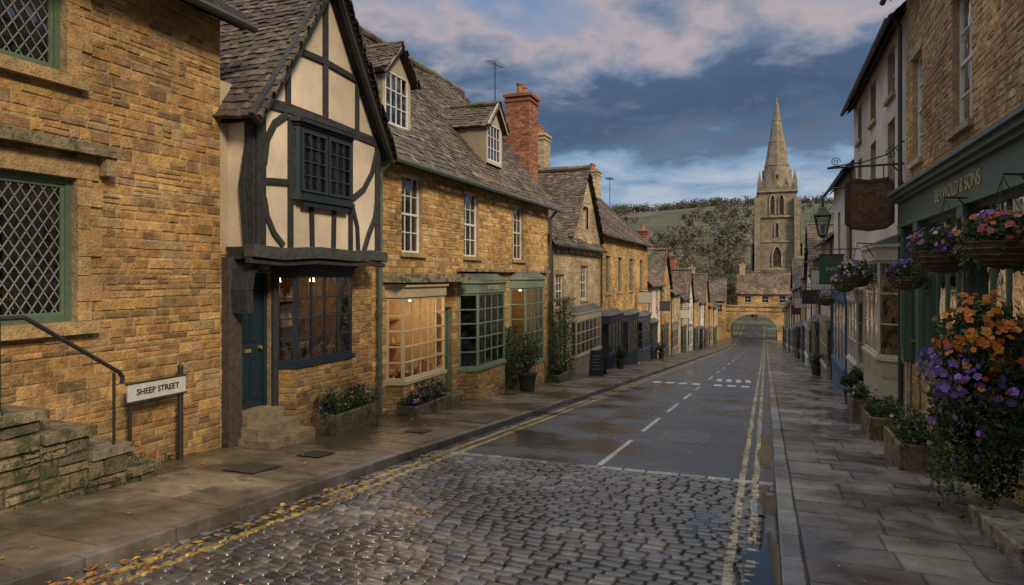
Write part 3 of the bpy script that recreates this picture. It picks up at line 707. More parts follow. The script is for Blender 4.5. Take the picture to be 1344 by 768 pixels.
# ---------------------------------------------------------------- large cotswold house
par=empty('cotswold_stone_house'); mw,mo,mr=MB(),MB(),MB()
WN=[(12.05,12.92,2.17,3.75),(15.05,15.98,2.17,3.75),(18.45,19.4,2.17,3.75)]
DO=(13.68,14.38,-1.0,.98)
B=[(11.45,13.45,-.32,1.28),(14.75,17.1,-.5,1.28),(18.2,20.5,-.85,1.35)]
ops=WN+[DO]+[(a+.04,b-.04,c-.04,d) for a,b,c,d in B]
wall(mw,PL,10.95,21.9,-2.2,4.25,ops,rh=.095,ln=(.12,.38),pal=GOLD)
for w in WN: window(mo,PL,*w,nx=3,nz=4,col=(.66,.65,.6))
door(mo,PL,*DO,(.12,.19,.12),glass=True)
mo.box(PL,13.6,14.46,-1.4,-1.0,-.02,.3,(.26,.2,.13),'stone_mossy')
bay(mo,PL,B[0][0],B[0][1],-1.4,B[0][2],B[0][3],.32,.1,5,5,(.52,.43,.28),GOLD,'stone',fascia=.2,hood=False,wallcol=(.45,.32,.18),par=par,lit=42,sidecols=1,ngoods=25)
bay(mo,PL,B[1][0],B[1][1],-1.7,B[1][2],B[1][3],.38,.3,4,5,(.17,.235,.165),GOLD,'stone',fascia=.24,hood=True,wallcol=(.2,.16,.11),par=par,lit=0,sidecols=1,ngoods=50,hoodcol=(.12,.13,.11))
bay(mo,PL,B[2][0],B[2][1],-2.1,B[2][2],B[2][3],.38,.3,4,5,(.19,.25,.18),GOLD,'stone',fascia=.24,hood=True,wallcol=(.4,.28,.15),par=par,lit=16,sidecols=1,ngoods=40,hoodcol=(.12,.13,.11))
mo.box(PL,11.3,14.6,1.57,1.66,-.01,.46,(.33,.26,.17),'stone_mossy'); mo.box(PL,11.3,14.6,1.662,1.74,-.01,.3,(.3,.24,.16),'stone_mossy')
mo.box(PL,14.62,21.6,1.80,1.87,-.01,.16,(.33,.26,.17),'stone_mossy')
mo.box(PL,13.52,13.62,.3,.75,.02,.045,(.5,.48,.42),'paint')
text('ANTIQUES',PL(15.92,1.40,.425),pi/2,.16,(.5,.42,.2),par)
k=3.85/3.2
S=math.hypot(3.5,3.5*k)
roof(mr,PL(10.8,4.25-.3*k+.02,.3),(0,1,0),(-3.2,0,3.85),11.2,S,TILE,row=.14)
mr.face([PL(10.9,8.1,-3.2),PL(21.9,8.1,-3.2),PL(21.9,4.25,-6.4),PL(10.9,4.25,-6.4)],(.1,.08,.06),'tile')
ridge(mr,PL(10.8,8.15,-3.2),PL(22,8.15,-3.2))
for y in (10.95,21.9): mw.face([PL(y,-2.2,0),PL(y,4.25,0),PL(y,8.08,-3.2),PL(y,4.25,-6.4),PL(y,-2.2,-6.4)],(1,1,1),'rubble')
dormer(mo,mr,1,-7.25,12.65,1.15,4.75,5.95,6.55,1.8,TILE); dormer(mo,mr,1,-7.25,18.15,1.2,4.85,6.0,6.6,1.8,TILE)
gutter(mo,PL,10.9,21.9,3.87,.37,(.075,.10,.085))
DP=(.09,.12,.10)
mo.path([PL(11.05,3.86,.36),PL(11.05,3.6,.12),PL(11.05,-1.0,.1)],.045,8,DP)
for z in (-.2,1.0,2.2,3.3): mo.tube(PL(11.05,z,.1),PL(11.05,z+.08,.1),.06,n=8,col=DP)
mo.path([PL(21.75,3.86,.36),PL(21.75,3.6,.12),PL(21.75,-1.9,.1)],.045,8,(.05,.05,.05))
mw.obj('walls',par); mo.obj('windows_and_trim',par); mr.obj('roof',par)
chimney(par,-8.7,24.6,5.0,8.5,.95,1.0,BRICK,pots=2)
def aerial(x,y,z,h):
    mb=MB(); mb.tube((x,y,z),(x,y,z+h),.02); mb.tube((x-.1,y-.5,z+h-.1),(x+.1,y+.5,z+h-.1),.012)
    for i in range(7): mb.tube((x-.25,y-.45+i*.15,z+h-.1),(x+.25,y-.45+i*.15,z+h-.1),.008)
    mb.obj('television_aerial')
aerial(-9.0,22.6,6.3,3.0); aerial(-9.5,44,5.5,2.6)
# ---------------------------------------------------------------- remaining left row
house('stone_cottage',-1,21.95,29.3,3.1,4.1,'stone',PALE,wins=[(22.7,23.8,.55,1.75),(26.3,27.1,3.55,4.45),(26.1,27.3,.75,2.1)],front_gable=(24.3,29.2,5.95,3.2),shops=[dict(y0=24.6,y1=28.6,zs=-1.3,zt=.0,c=(.42,.38,.28),bc=(.4,.33,.22),n=6,r=3,d=.25,hood=True)],chim=[(3.3,29.0,5.5,8.0,.7,.7,PALE)],door_=(22.2,22.95,-1.8,.1),dcol=(.1,.1,.08))
house('stone_house',-1,29.3,42.3,3.75,3.1,'stone',GOLD,wins=[(30.6,31.6,.9,2.6),(33.4,34.4,.9,2.6),(36.4,37.4,.9,2.6),(39.6,40.6,.9,2.6)],wcol=(.2,.19,.17),shops=[dict(y0=29.7,y1=33.2,zs=-1.9,zt=-.4,c=NAVY,n=4,r=3,d=.3,cant=.2,hood=True),dict(y0=34.4,y1=37.6,zs=-2.2,zt=-.6,c=NAVY,n=4,r=3,d=.3,cant=.2,hood=True),dict(y0=38.8,y1=41.8,zs=-2.5,zt=-.9,c=(.04,.06,.09),n=4,r=3,d=.3,cant=.2,hood=True)],chim=[(3.3,31.2,6,8.4,.7,.9,PALE),(3.3,41.8,5.6,8.2,.8,1.0,PALE)])
specs=[('rendered_cottage','render',(.55,.5,.42),42.3,47.6,False),('stone_cottage','stone',GOLD,47.6,53,True),('stone_cottage','stone',PALE,53,59.5,False),('rendered_cottage','render',(.42,.35,.24),59.5,65,False),
 ('rendered_cottage','render',(.62,.6,.56),65,70,True),('stone_cottage','stone',GOLD,70,77,False),('rendered_cottage','render',(.66,.65,.62),77,83,False),('stone_cottage','stone',BROWN,83,90,True),('stone_cottage','stone',GOLD,90,98,False),('stone_cottage','stone',PALE,98,108,False)]
SH=[NAVY,(.12,.12,.11),(.3,.27,.2),(.05,.1,.08),(.5,.48,.44),(.06,.08,.11)]
for i,(nm,kd,p,a,b,fg) in enumerate(specs):
    g=zg((a+b)/2); ze=g+5.2+U(-.4,.5); L=b-a
    ws=[(a+L*t-.45,a+L*t+.45,ze-1.9,ze-.6) for t in (.25,.72)]
    shops=[dict(y0=a+.4,y1=a+L*.55,zs=g+.7,zt=g+2.1,c=SH[i%6],n=3,r=2,d=.2,hood=i%2==0)]
    dr=(a+L*.65,a+L*.65+.9,zg(a+L*.8)+.05,g+2.0)
    house(nm,-1,a,b,ze,U(2.6,3.4),kd,p if kd=='stone' else GOLD,p if kd!='stone' else (.5,.4,.3),ws,door_=dr,shops=shops,full_gable=fg,run=3.2,chim=[(3.2 if not fg else 2,b-.4,ze+1.5,ze+4.3,.7,.9,random.choice([PALE,BRICK]))],rp=random.choice([TILE,TILE_R,TILE_D]),rh=.15,ln=(.25,.6),row=.24,dcol=random.choice([NAVY,GREEN,(.2,.04,.03)]),nx=2,nz=3)
# ---------------------------------------------------------------- right side: green shop
par=empty('green_shop_building'); mw,mo,mr=MB(),MB(),MB()
WR=[(7.2,8.25,3.72,5.6),(10.35,11.35,3.72,5.6),(13.35,14.2,3.72,5.6)]
wall(mw,PR,2.0,14.75,3.2,7.3,WR,rh=.085,ln=(.12,.26),pal=[(.42,.26,.115),(.47,.31,.15),(.36,.21,.09),(.5,.35,.19)],dep=(.003,.012))
for w in WR: window(mo,PR,*w,nx=2,nz=4,col=(.6,.59,.55),dress=(.42,.34,.22))
GS=(.085,.14,.095); GD=(.06,.10,.07)
wall(mw,PR,7.75,14.75,-1.5,.1,[],rh=.1,ln=(.14,.4),pal=GOLD)
wall(mw,PR,2.0,5.6,-1.0,.1,[],rh=.1,ln=(.14,.4),pal=GOLD)
for (a,b) in ((5.4,5.75),(7.45,7.8),(10.2,10.45),(13.0,13.3),(14.45,14.75)):
    mo.box(PR,a,b,-1.2 if a<8 else .1,2.6,-.03,.1,GS,'paint'); mo.box(PR,a+.05,b-.05,.35,2.35,.1,.115,GD,'paint'); mo.box(PR,a-.03,b+.03,2.45,2.6,.1,.15,GS,'paint')
    if a<8: mo.box(PR,a-.03,b+.03,-1.2,-.2,-.03,.14,GS,'paint')
for (a,b,n) in ((7.8,10.2,4),(10.45,13.0,4),(2.3,5.4,4)):
    glazing(mo,PR,a,b,.3,2.6,n,1,GS,fw=.06,mw=.05,dc=-.02,th=.08)
    glazing(mo,PR,a+.06,b-.06,2.0,2.53,n*2,2,GS,fw=.04,mw=.022,dc=-.05,th=.04,glass=False)
    mo.box(PR,a,b,.1,.3,-.03,.06,GS,'paint'); mo.box(PR,a-.02,b+.02,.28,.33,.03,.12,GS,'paint')
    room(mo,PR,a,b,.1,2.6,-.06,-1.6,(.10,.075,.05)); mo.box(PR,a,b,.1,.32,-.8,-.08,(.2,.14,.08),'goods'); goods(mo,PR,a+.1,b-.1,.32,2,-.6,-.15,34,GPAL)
    curtain(mo,PR,a+.1,a+.5,.35,2.55,-.12,(.45,.42,.36))
door(mo,PR,13.45,14.3,-.95,2.3,GD,deep=.05); plain(mw,PR,13.3,14.45,.1,2.6,[(13.45,14.3,-1,2.3)],GS,'paint',d=-.02)
door(mo,PR,5.85,7.4,-.35,2.3,GS,deep=.3,glass=True); plain(mw,PR,5.75,7.45,2.3,2.6,[],GS,'paint')
mo.box(PR,2.0,14.75,2.6,2.66,-.03,.16,GS,'paint'); mo.box(PR,2.0,14.75,2.662,3.06,-.03,.13,(.08,.125,.09),'paint')
mo.box(PR,2.0,14.8,3.062,3.12,-.03,.2,GS,'paint'); mo.box(PR,2.0,14.8,3.122,3.19,-.03,.27,(.1,.145,.11),'paint'); mo.box(PR,2.0,14.8,3.192,3.25,-.03,.33,(.11,.14,.12),'paint')
text('BEXWOLD & SONS',PR(10.6,2.86,.137),-pi/2,.27,(.44,.40,.22),par)
mw.face([PR(14.75,-1.5,0),PR(14.75,7.3,0),PR(14.75,10.3,-3.3),PR(14.75,7.3,-6.6),PR(14.75,-1.5,-6.6)],(1,1,1),'rubble')
mw.face([PR(2,-1.5,0),PR(2,7.3,0),PR(2,10.3,-3.3),PR(2,7.3,-6.6),PR(2,-1.5,-6.6)],(1,1,1),'rubble')
roof(mr,PR(2,7.0,.35),(0,1,0),(3.3,0,3.0),12.8,4.9,TILE_D); gutter(mo,PR,2,14.8,6.93,.4,(.03,.03,.03)); mo.box(PR,2,14.8,6.98,7.12,.0,.33,(.3,.28,.24),'paint')
mw.obj('walls',par); mo.obj('shopfront_and_windows',par); mr.obj('roof',par)
mb=MB(); mb.box(K,6.1,7.55,-.1,.17,1.78,2.55,(.24,.2,.15),'stone_mossy'); mb.obj('doorstep',bevel=.02)
wr=[(16.0,16.9,3.4,5.0),(18.6,19.5,3.4,5.0),(21.2,22.0,3.4,5.0),(16.0,16.9,5.5,6.5),(18.6,19.5,5.5,6.5),(21.2,22.0,5.5,6.5),(19.2,20.2,.2,1.7)]
house('rendered_house',1,14.8,23.0,6.85,2.9,'render',GOLD,(.56,.52,.44),wr,wcol=(.3,.28,.25),door_=(18.0,18.8,-1.35,.75),dcol=(.1,.13,.12),shops=[dict(y0=14.95,y1=17.6,zs=.1,zt=2.0,c=(.47,.43,.33),bc=(.42,.38,.29),n=3,r=3,d=.42,cant=.3,hood=True),dict(y0=20.6,y1=22.8,zs=-.7,zt=1.0,c=(.45,.42,.35),n=3,r=3,d=.2,hood=False)],rp=TILE_D,chim=[(2.5,22.5,8,10.5)])
house('blue_shop_building',1,23.0,29.5,5.1,2.8,'render',GOLD,(.56,.53,.48),[(24.2,25.1,2.4,4.0),(27,27.9,2.4,4.0)],door_=(28.2,29,-2.2,-.1),dcol=(.05,.12,.25),shops=[dict(y0=23.3,y1=27.6,zs=-1.2,zt=.9,c=(.05,.13,.26),n=4,r=2,d=.22,hood=False)],rp=TILE,chim=[(3,29,7,9.3)])
rs=[('rendered_house','render',(.5,.45,.36),29.5,36,6.3,False),('stone_house','stone',PALE,36,42,6.2,False),('rendered_house','render',(.6,.58,.53),42,48,5.8,True),('stone_house','stone',GOLD,48,55,6.2,False),('rendered_house','render',(.45,.4,.32),55,61,6.0,False),
('rendered_house','render',(.6,.58,.55),61,67,6.2,False),('stone_house','stone',BROWN,67,74,6.4,True),('rendered_house','render',(.5,.48,.42),74,81,6.2,False),('stone_house','stone',PALE,81,89,6.0,False),('stone_house','stone',GOLD,89,99,5.8,False),('rendered_house','render',(.6,.58,.53),99,107,5.4,False)]
for i,(nm,kd,p,a,b,hh,fg) in enumerate(rs):
    g=zg((a+b)/2); ze=g+hh-.3; L=b-a
    ws=[(a+L*t-.45,a+L*t+.45,ze-2.0,ze-.6) for t in (.25,.72)]
    shops=[dict(y0=a+.3,y1=a+L*.6,zs=g+.7,zt=g+2.3,c=SH[(i+2)%6],n=3,r=2,d=.25,hood=i%2==1)]
    dr=(a+L*.7,a+L*.7+.9,zg(a+L*.8)+.05,g+2.0)
    house(nm,1,a,b,ze,U(2.4,3.0),kd,p if kd=='stone' else GOLD,p if kd!='stone' else (.5,.4,.3),ws,door_=dr,shops=shops,full_gable=fg,run=3.2,chim=[(2.8,b-.5,ze+1.3,ze+4.1,.8,.9,random.choice([PALE,BRICK]))],rp=random.choice([TILE,TILE_R,TILE_D]),rh=.15,ln=(.25,.6),row=.24,nx=2,nz=3)
# ---------------------------------------------------------------- bridge
par=empty('stone_arch_bridge'); mb=MB()
for (YB,s) in ((115,-1),(122,1)):
    P=(lambda YB,s:(lambda u,z,d:(u,YB+s*d,z)))(YB,s)
    xc,hw,zs,rr=-1.8,3.5,-6.9,2.5
    def cut(z):
        if z<zs: return [(xc-hw,xc+hw)]
        t=(z-zs)/rr
        return [(xc-hw*math.sqrt(1-t*t),xc+hw*math.sqrt(1-t*t))] if t<1 else []
    wall(mb,P,-16,12,-9,-3.2,rh=.2,ln=(.35,.8),pal=GOLD,cut=cut,mat='stone',b=.02)
    for i in range(25):
        a0=pi*i/25;a1=pi*(i+.93)/25
        q=[(xc-hw*cos(a0),zs+rr*sin(a0)),(xc-hw*cos(a1),zs+rr*sin(a1)),(xc-(hw+.45)*cos(a1),zs+(rr+.45)*sin(a1)),(xc-(hw+.45)*cos(a0),zs+(rr+.45)*sin(a0))]
        c=pick(PALE,.1); vs=[P(a,b,-.05) for a,b in q]+[P(a,b,.12) for a,b in q]; mb.shared(vs,[(4,5,6,7),(0,1,5,4),(1,2,6,5),(2,3,7,6),(3,0,4,7)],c,'stone')
for i in range(24):
    a0=pi*i/24;a1=pi*(i+1)/24
    mb.face([(xc-hw*cos(a0),115,zs+rr*sin(a0)),(xc-hw*cos(a1),115,zs+rr*sin(a1)),(xc-hw*cos(a1),122,zs+rr*sin(a1)),(xc-hw*cos(a0),122,zs+rr*sin(a0))],(1,1,1),'rubble')
for sx in (-1,1): mb.face([(xc+sx*hw,115,-9),(xc+sx*hw,122,-9),(xc+sx*hw,122,zs),(xc+sx*hw,115,zs)],(1,1,1),'rubble')
P=lambda u,z,d:(u,115-d,z)
mb.box(P,-16,12,-3.2,-3.0,-.5,.15,(.33,.27,.18),'stone'); mb.box(P,-16,12,-3.9,-3.78,-.01,.12,(.33,.27,.18),'stone')
mb.face([(-16,115.2,-3.6),(12,115.2,-3.6),(12,122,-3.6),(-16,122,-3.6)],(.06,.06,.06),'asphalt')
mb.obj('bridge_body',par)
def cross_house(name,x0,x1,Y,zb,ze,rise,pal,rp,wins,run=3.5):
    par=empty(name); mw,mr,mo=MB(),MB(),MB(); P=lambda u,z,d:(u,Y-d,z)
    wall(mw,P,x0,x1,zb,ze,wins,rh=.2,ln=(.3,.8),pal=pal,b=.02)
    k=rise/run; roof(mr,(x0-.2,Y-.3,ze-.3*k),(1,0,0),(0,run,rise),x1-x0+.4,math.hypot(run+.3,rise+.3*k),rp,row=.3,w=(.25,.45)); 
    mr.face([(x0,Y+run,ze+rise),(x1,Y+run,ze+rise),(x1,Y+2*run,ze),(x0,Y+2*run,ze)],rp[0],'tile'); ridge(mr,(x0-.2,Y+run,ze+rise+.05),(x1+.2,Y+run,ze+rise+.05))
    for x in (x0,x1): mw.face([(x,Y,zb),(x,Y,ze),(x,Y+run,ze+rise),(x,Y+2*run,ze),(x,Y+2*run,zb)],(1,1,1),'rubble')
    mw.face([(x0,Y+2*run,zb),(x1,Y+2*run,zb),(x1,Y+2*run,ze),(x0,Y+2*run,ze)],(1,1,1),'rubble')
    for w in wins: window(mo,P,*w,nx=2,nz=2,deep=.15)
    mw.obj('walls',par); mr.obj('roof',par); mo.obj('windows',par); chimney(par,x0+.6,Y+run,ze+rise-1,ze+rise+1.4,.9,.9,PALE)
cross_house('bridge_house',-4.2,3.6,116.0,-3.6,-.9,3.1,GOLD,TILE_R,[(-3.2,-2.2,-2.6,-1.5),(-.6,.4,-2.6,-1.5),(2,3,-2.6,-1.5)],run=2.9)
cross_house('stone_cottage',-13,-6.0,112,-8.6,-2.0,3.2,GOLD,TILE,[(-8.4,-7.5,-4,-2.8),(-7.1,-6.4,-4,-2.8)])
cross_house('stone_cottage',5,14,126,-8.6,.2,3.4,PALE,TILE,[(6,7,-2,-.6),(9,10,-2,-.6)])
# ---------------------------------------------------------------- church
par=empty('church'); mb=MB(); cx,cy,hw=2.65,186.8,4.6
def cbox(x0,x1,y0,y1,z0,z1,mat='churchstone',col=(.3,.25,.17)): mb.box(lambda u,z,d:(u,d,z),x0,x1,z0,z1,y0,y1,col,mat)
cbox(cx-hw,cx+hw,cy-hw,cy+hw,-9,10); cbox(cx-hw+.25,cx+hw-.25,cy-hw+.25,cy+hw-.25,10,22.6)
for z in (3,10,16.2,22.5): cbox(cx-hw-.2,cx+hw+.2,cy-hw-.2,cy+hw+.2,z,z+.4,'stone')
for sx in (-1,1):
    for sy in (-1,1):
        for (zt,e) in ((9.8,1.1),(16,.75),(21,.4)):
            x=cx+sx*hw;y=cy+sy*hw
            cbox(x-.7,x+.7,y-e*.5+sy*e*.5-.4,y+e*.5+sy*e*.5+.4,-9,zt); cbox(x-e*.5+sx*e*.5-.4,x+e*.5+sx*e*.5+.4,y-.68,y+.68,-9,zt-.1)
        x=cx+sx*(hw-.5);y=cy+sy*(hw-.5)
        cbox(x-.55,x+.55,y-.55,y+.55,22.9,25); mb.tube((x,y,25),(x,y,28),.75,.05,4,(.27,.22,.15),'stone')
for i in range(9):
    t=-hw+.9+i*(2*hw-1.8)/8
    if i%2==0:
        for yy in (cy-hw,cy+hw-.3): cbox(cx+t-.5,cx+t+.5,yy,yy+.3,23.6,24.3)
        for xx in (cx-hw,cx+hw-.3): cbox(xx,xx+.3,cy+t-.5,cy+t+.5,23.6,24.3)
for yy in (cy-hw,cy+hw-.35): cbox(cx-hw,cx+hw,yy,yy+.35,22.9,23.6)
for xx in (cx-hw,cx+hw-.35): cbox(xx,xx+.35,cy-hw,cy+hw,22.9,23.6)
mb.tube((cx,cy,22.8),(cx,cy,46.8),4.0,.12,8,(.27,.22,.16),'churchstone')
for z,r in ((29.5,2.95),(35.5,1.95),(41,1.04)): mb.tube((cx,cy,z),(cx,cy,z+.3),r+.1,r+.05,8,(.3,.25,.18),'stone')
mb.tube((cx,cy,46.7),(cx,cy,48.2),.06,.03,5,(.1,.08,.05),'iron')
for (dx,dy) in ((0,-1),(-1,0),(1,0)):
    P=(lambda dx,dy:(lambda u,z,d:(cx+dx*(3.1+d)+(-dy)*u,cy+dy*(3.1+d)+dx*u,z)))(dx,dy)
    mb.box(P,-.6,.6,24.5,27,-.8,.35,(.3,.25,.18),'stone'); mb.face([P(-.7,27,.4),P(.7,27,.4),P(0,28.6,.4)],(.3,.25,.18),'stone'); mb.face([P(-.7,27,.4),P(0,28.6,.4),P(0,28.6,-1.5),P(-.7,27,-1.5)],(.25,.2,.15),'stone'); mb.face([P(.7,27,.4),P(0,28.6,.4),P(0,28.6,-1.5),P(.7,27,-1.5)],(.25,.2,.15),'stone')
    mb.box(P,-.28,.28,24.9,26.8,.35,.37,(.02,.02,.02),'dark')
def lancet(P,uc,w,z0,z1,n=6):
    pts=[(uc-w/2,z0),(uc+w/2,z0),(uc+w/2,z1-w)]
    pts+= [(uc+w/2-w*.5*(i/n)**1.3 ,z1-w+w*math.sin(pi/2*i/n)) for i in range(1,n+1)]
    pts+= [(uc-w/2+w*.5*((n-i)/n)**1.3,z1-w+w*math.sin(pi/2*(n-i)/n)) for i in range(1,n)]
    pts.append((uc-w/2,z1-w))
    mb.face([P(a,b,.03) for a,b in pts],(.03,.028,.025),'dark'); band(mb,P,pts[1:]+[pts[0]],.3,.0,.3,(.33,.28,.2),'stone')
    z=z0+.3
    while z<z1-w: mb.box(P,uc-w/2,uc+w/2,z,z+.1,.04,.16,(.12,.1,.08),'stone'); z+=.4
for (dx,dy) in ((0,-1),(-1,0),(1,0),(0,1)):
    P=(lambda dx,dy:(lambda u,z,d:(cx+dx*(hw-.25+d)+(-dy)*u,cy+dy*(hw-.25+d)+dx*u,z)))(dx,dy)
    lancet(P,-1.05,1.3,17,21.8); lancet(P,1.05,1.3,17,21.8)
    lancet(P,0,1.0,11.5,15)
    P2=(lambda dx,dy:(lambda u,z,d:(cx+dx*(hw+d)+(-dy)*u,cy+dy*(hw+d)+dx*u,z)))(dx,dy)
    lancet(P2,0,2.2,4,9)
cbox(cx+hw,cx+26,cy-4,cy+6,-9,4)
mb.face([(cx+hw,cy-4.3,4),(cx+26,cy-4.3,4),(cx+26,cy+1,9),(cx+hw,cy+1,9)],(.12,.11,.1),'tile'); mb.face([(cx+hw,cy+6.3,4),(cx+26,cy+6.3,4),(cx+26,cy+1,9),(cx+hw,cy+1,9)],(.12,.11,.1),'tile')
mb.obj('tower_and_spire',par)
# ---------------------------------------------------------------- trees
TP=[(.085,.085,.038),(.12,.095,.04),(.07,.078,.036),(.15,.10,.04),(.10,.082,.042)]
def tree(x,y,z,h,r,n=4600,pal=TP,name='tree'):
    par=empty(name); mt=MB(); ml=MB(); B0=Vector((x,y,z)); tk=(.09,.07,.05)
    top=B0+Vector((U(-.3,.3),U(-.3,.3),h*.55)); mt.tube(B0,top,h*.035,h*.018,8,tk,'timber')
    pl=[random.choice(pal)]*2+pal
    for i in range(14):
        s=B0.lerp(top,U(.5,1)); d=rdir(); d.z=abs(d.z)+.35; e=s+d.normalized()*r*U(.6,1.1); mt.tube(s,e,h*.012,h*.004,5,tk,'timber')
        for k in range(3):
            d2=rdir(); d2.z=abs(d2.z)*.7; e2=s.lerp(e,U(.5,1))+d2*r*.4; mt.tube(s.lerp(e,.6),e2,h*.005,h*.002,4,tk,'timber')
        cr=r*U(.3,.5); foliage(ml,e,(cr,cr,cr*.8),n//16,.36,pl,freq=.6,thr=-.25,inner=.65)
    foliage(ml,B0+Vector((0,0,h*.62)),(r*.8,r*.8,h*.3),n//3,.4,pl,freq=.6,thr=-.25,inner=.65)
    mt.obj('trunk_and_limbs',par); ml.obj('crown',par)
for (x,y,h,r) in ((-14,134,13,5.5),(-9,142,12.5,5),(-20,128,14,6),(-6.5,152,11,4.5),(-15,152,15,6),(-26,140,15,6),(9,146,12,5),(-9,168,14,5.5),(-18,172,16,6),(-34,120,14,6),(-2,172,12,4.5)): tree(x,y,zg(y)-.5,h,r)
mb=MB()
for i in range(2100):
    y=random.choice([U(215,420),U(420,760),U(560,700)]); x=U(-.32*y-15,.2*y+15)
    f=mn.noise(Vector((x*.022+9,y*.013,3)))
    if f<-.16 and y<600: continue
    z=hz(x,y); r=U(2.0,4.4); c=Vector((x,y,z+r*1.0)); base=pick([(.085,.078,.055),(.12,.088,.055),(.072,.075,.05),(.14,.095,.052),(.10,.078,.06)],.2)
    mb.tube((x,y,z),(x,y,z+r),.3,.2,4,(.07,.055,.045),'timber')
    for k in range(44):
        d=rdir(); d.z=d.z*.95; p=c+d*r*R()**.4; q=.7+.3*(d.z*.5+.5); leafq(mb,p,U(.9,1.7),(base[0]*q,base[1]*q,base[2]*q),asp=.85)  # low leaves of each crown coloured darker, shade put into the colour
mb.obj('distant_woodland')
# ---------------------------------------------------------------- planters, plants
def trough(x0,x1,y0,y1,h,cols,name='stone_planter',nf=30,nl=350):
    par=empty(name); mb=MB(); g=min(zg(y1),zg(y0))-.02; zt=zg((y0+y1)/2)+h
    B4=lambda u,z,d:(d,u,z); c=(.19,.14,.085)
    t=.05
    mb.box(B4,y0,y1,g,zt,x0,x0+t,c,'stone_mossy'); mb.box(B4,y0,y1,g,zt,x1-t,x1,c,'stone_mossy'); mb.box(B4,y0,y0+t,g,zt,x0+t,x1-t,c,'stone_mossy'); mb.box(B4,y1-t,y1,g,zt,x0+t,x1-t,c,'stone_mossy')
    mb.box(B4,y0+t,y1-t,g,zt-.05,x0+t,x1-t,(.03,.022,.015),'stone_mossy')
    mb.obj('trough',par,bevel=.015); ml=MB(); cx,cy=(x0+x1)/2,(y0+y1)/2
    n=int((y1-y0)/.22)+1
    for i in range(n):
        y=y0+.12+(y1-y0-.24)*i/max(1,n-1); hh=U(.12,.3)
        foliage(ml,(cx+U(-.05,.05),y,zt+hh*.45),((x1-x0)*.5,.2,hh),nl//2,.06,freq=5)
        flowers(ml,(cx,y,zt+hh*.4),((x1-x0)*.5,.2,hh),nf//n,.05,cols,Vector((.3,-.3,.9)))
    ml.obj('plants',par)
trough(-6.5,-6.05,8.75,9.95,.36,PINK[:1]+PURPLE,nf=24,nl=500); trough(-6.5,-6.08,11.35,12.9,.24,PURPLE+PINK[:1],nf=40)
trough(1.62,2.2,10.1,11.3,.38,PINK,nf=6); trough(1.62,2.2,12.8,13.9,.42,PURPLE,nf=6); trough(1.75,2.2,16.4,17.4,.4,PINK,nf=12)
trough(-6.5,-6.1,20.8,22.2,.3,PINK,nf=10)
def pot_plant(x,y,r,h,ph,pr,pal=LEAFP,name='potted_shrub'):
    par=empty(name); mb=MB(); g=zg(y); mb.tube((x,y,g-.01),(x,y,g+h),r*.75,r,14,(.06,.055,.055),'stone_mossy'); mb.tube((x,y,g+h-.05),(x,y,g+h+.01),r*1.1,r*1.1,14,(.06,.055,.05),'iron'); mb.obj('pot',par)
    ml=MB()
    for i in range(7): ml.tube((x,y,g+h),(x+U(-pr,pr)*.7,y+U(-pr,pr)*.7,g+h+ph*U(.5,1)),.012,.005,5,(.06,.045,.03),'timber')
    foliage(ml,(x,y,g+h+ph*.55),(pr,pr,ph*.6),1100,.07,pal,freq=3.5,thr=-.05); ml.obj('shrub',par)
pot_plant(-6.05,17.55,.25,.5,1.0,.42); pot_plant(-6.2,31,.2,.4,.6,.3); pot_plant(2.05,19.3,.2,.4,.5,.3); pot_plant(-6.2,44,.2,.4,.6,.35); pot_plant(2.1,33,.22,.4,.5,.3)
def climber(name,P,u0,u1,z0,z1,n,dens=.1):
    ml=MB()
    for i in range(5):
        u=U(u0,u1); ml.path([P(u,z0,.04),P(u+U(-.1,.1),z0+(z1-z0)*.5,.06),P(u+U(-.2,.2),z1*.95,.06)],.015,5,(.06,.045,.03),'timber')
    k=0
    while k<n:
        u,z=U(u0,u1),U(z0,z1)
        if mn.noise(Vector((u*1.8,z*1.8,4)))< -.15+.5*max(0,(z-z0)/(z1-z0)-.7): continue
        c=pick(LEAFP,.3); leafq(ml,Vector(P(u,z,U(.05,.05+dens*2.5))),U(.05,.10),c,n=(Vector(P(0,0,1))-Vector(P(0,0,0))+rdir()*.8).normalized()); k+=1
    ml.obj(name)
climber('climbing_plant',PL,17.0,18.5,-1.3,.3,1200); climber('climbing_plant',PL,21.6,23.9,-1.8,.95,2600,.14); climber('climbing_plant',PR,17.2,18.3,-1.3,.6,900)
# A board
mb=MB(); g=zg(25.2)
for s in (-1,1):
    A=lambda u,z,d:(-5.9+u,25.2+s*(.28-z*.26)+d,g+z)
    mb.box(A,-.28,.28,.02,.95,-.012,.012,(.03,.03,.032),'timber'); mb.box(A,-.24,.24,.12,.88,s*.013,s*.016,(.015,.018,.016),'paint')
    for k in range(5): mb.box(A,-.17+.03*(k%2),.15-.04*(k%3),.75-k*.12,.765-k*.12,s*.018,s*.02,(.3,.3,.27),'paint')
mb.obj('a_board_sign')
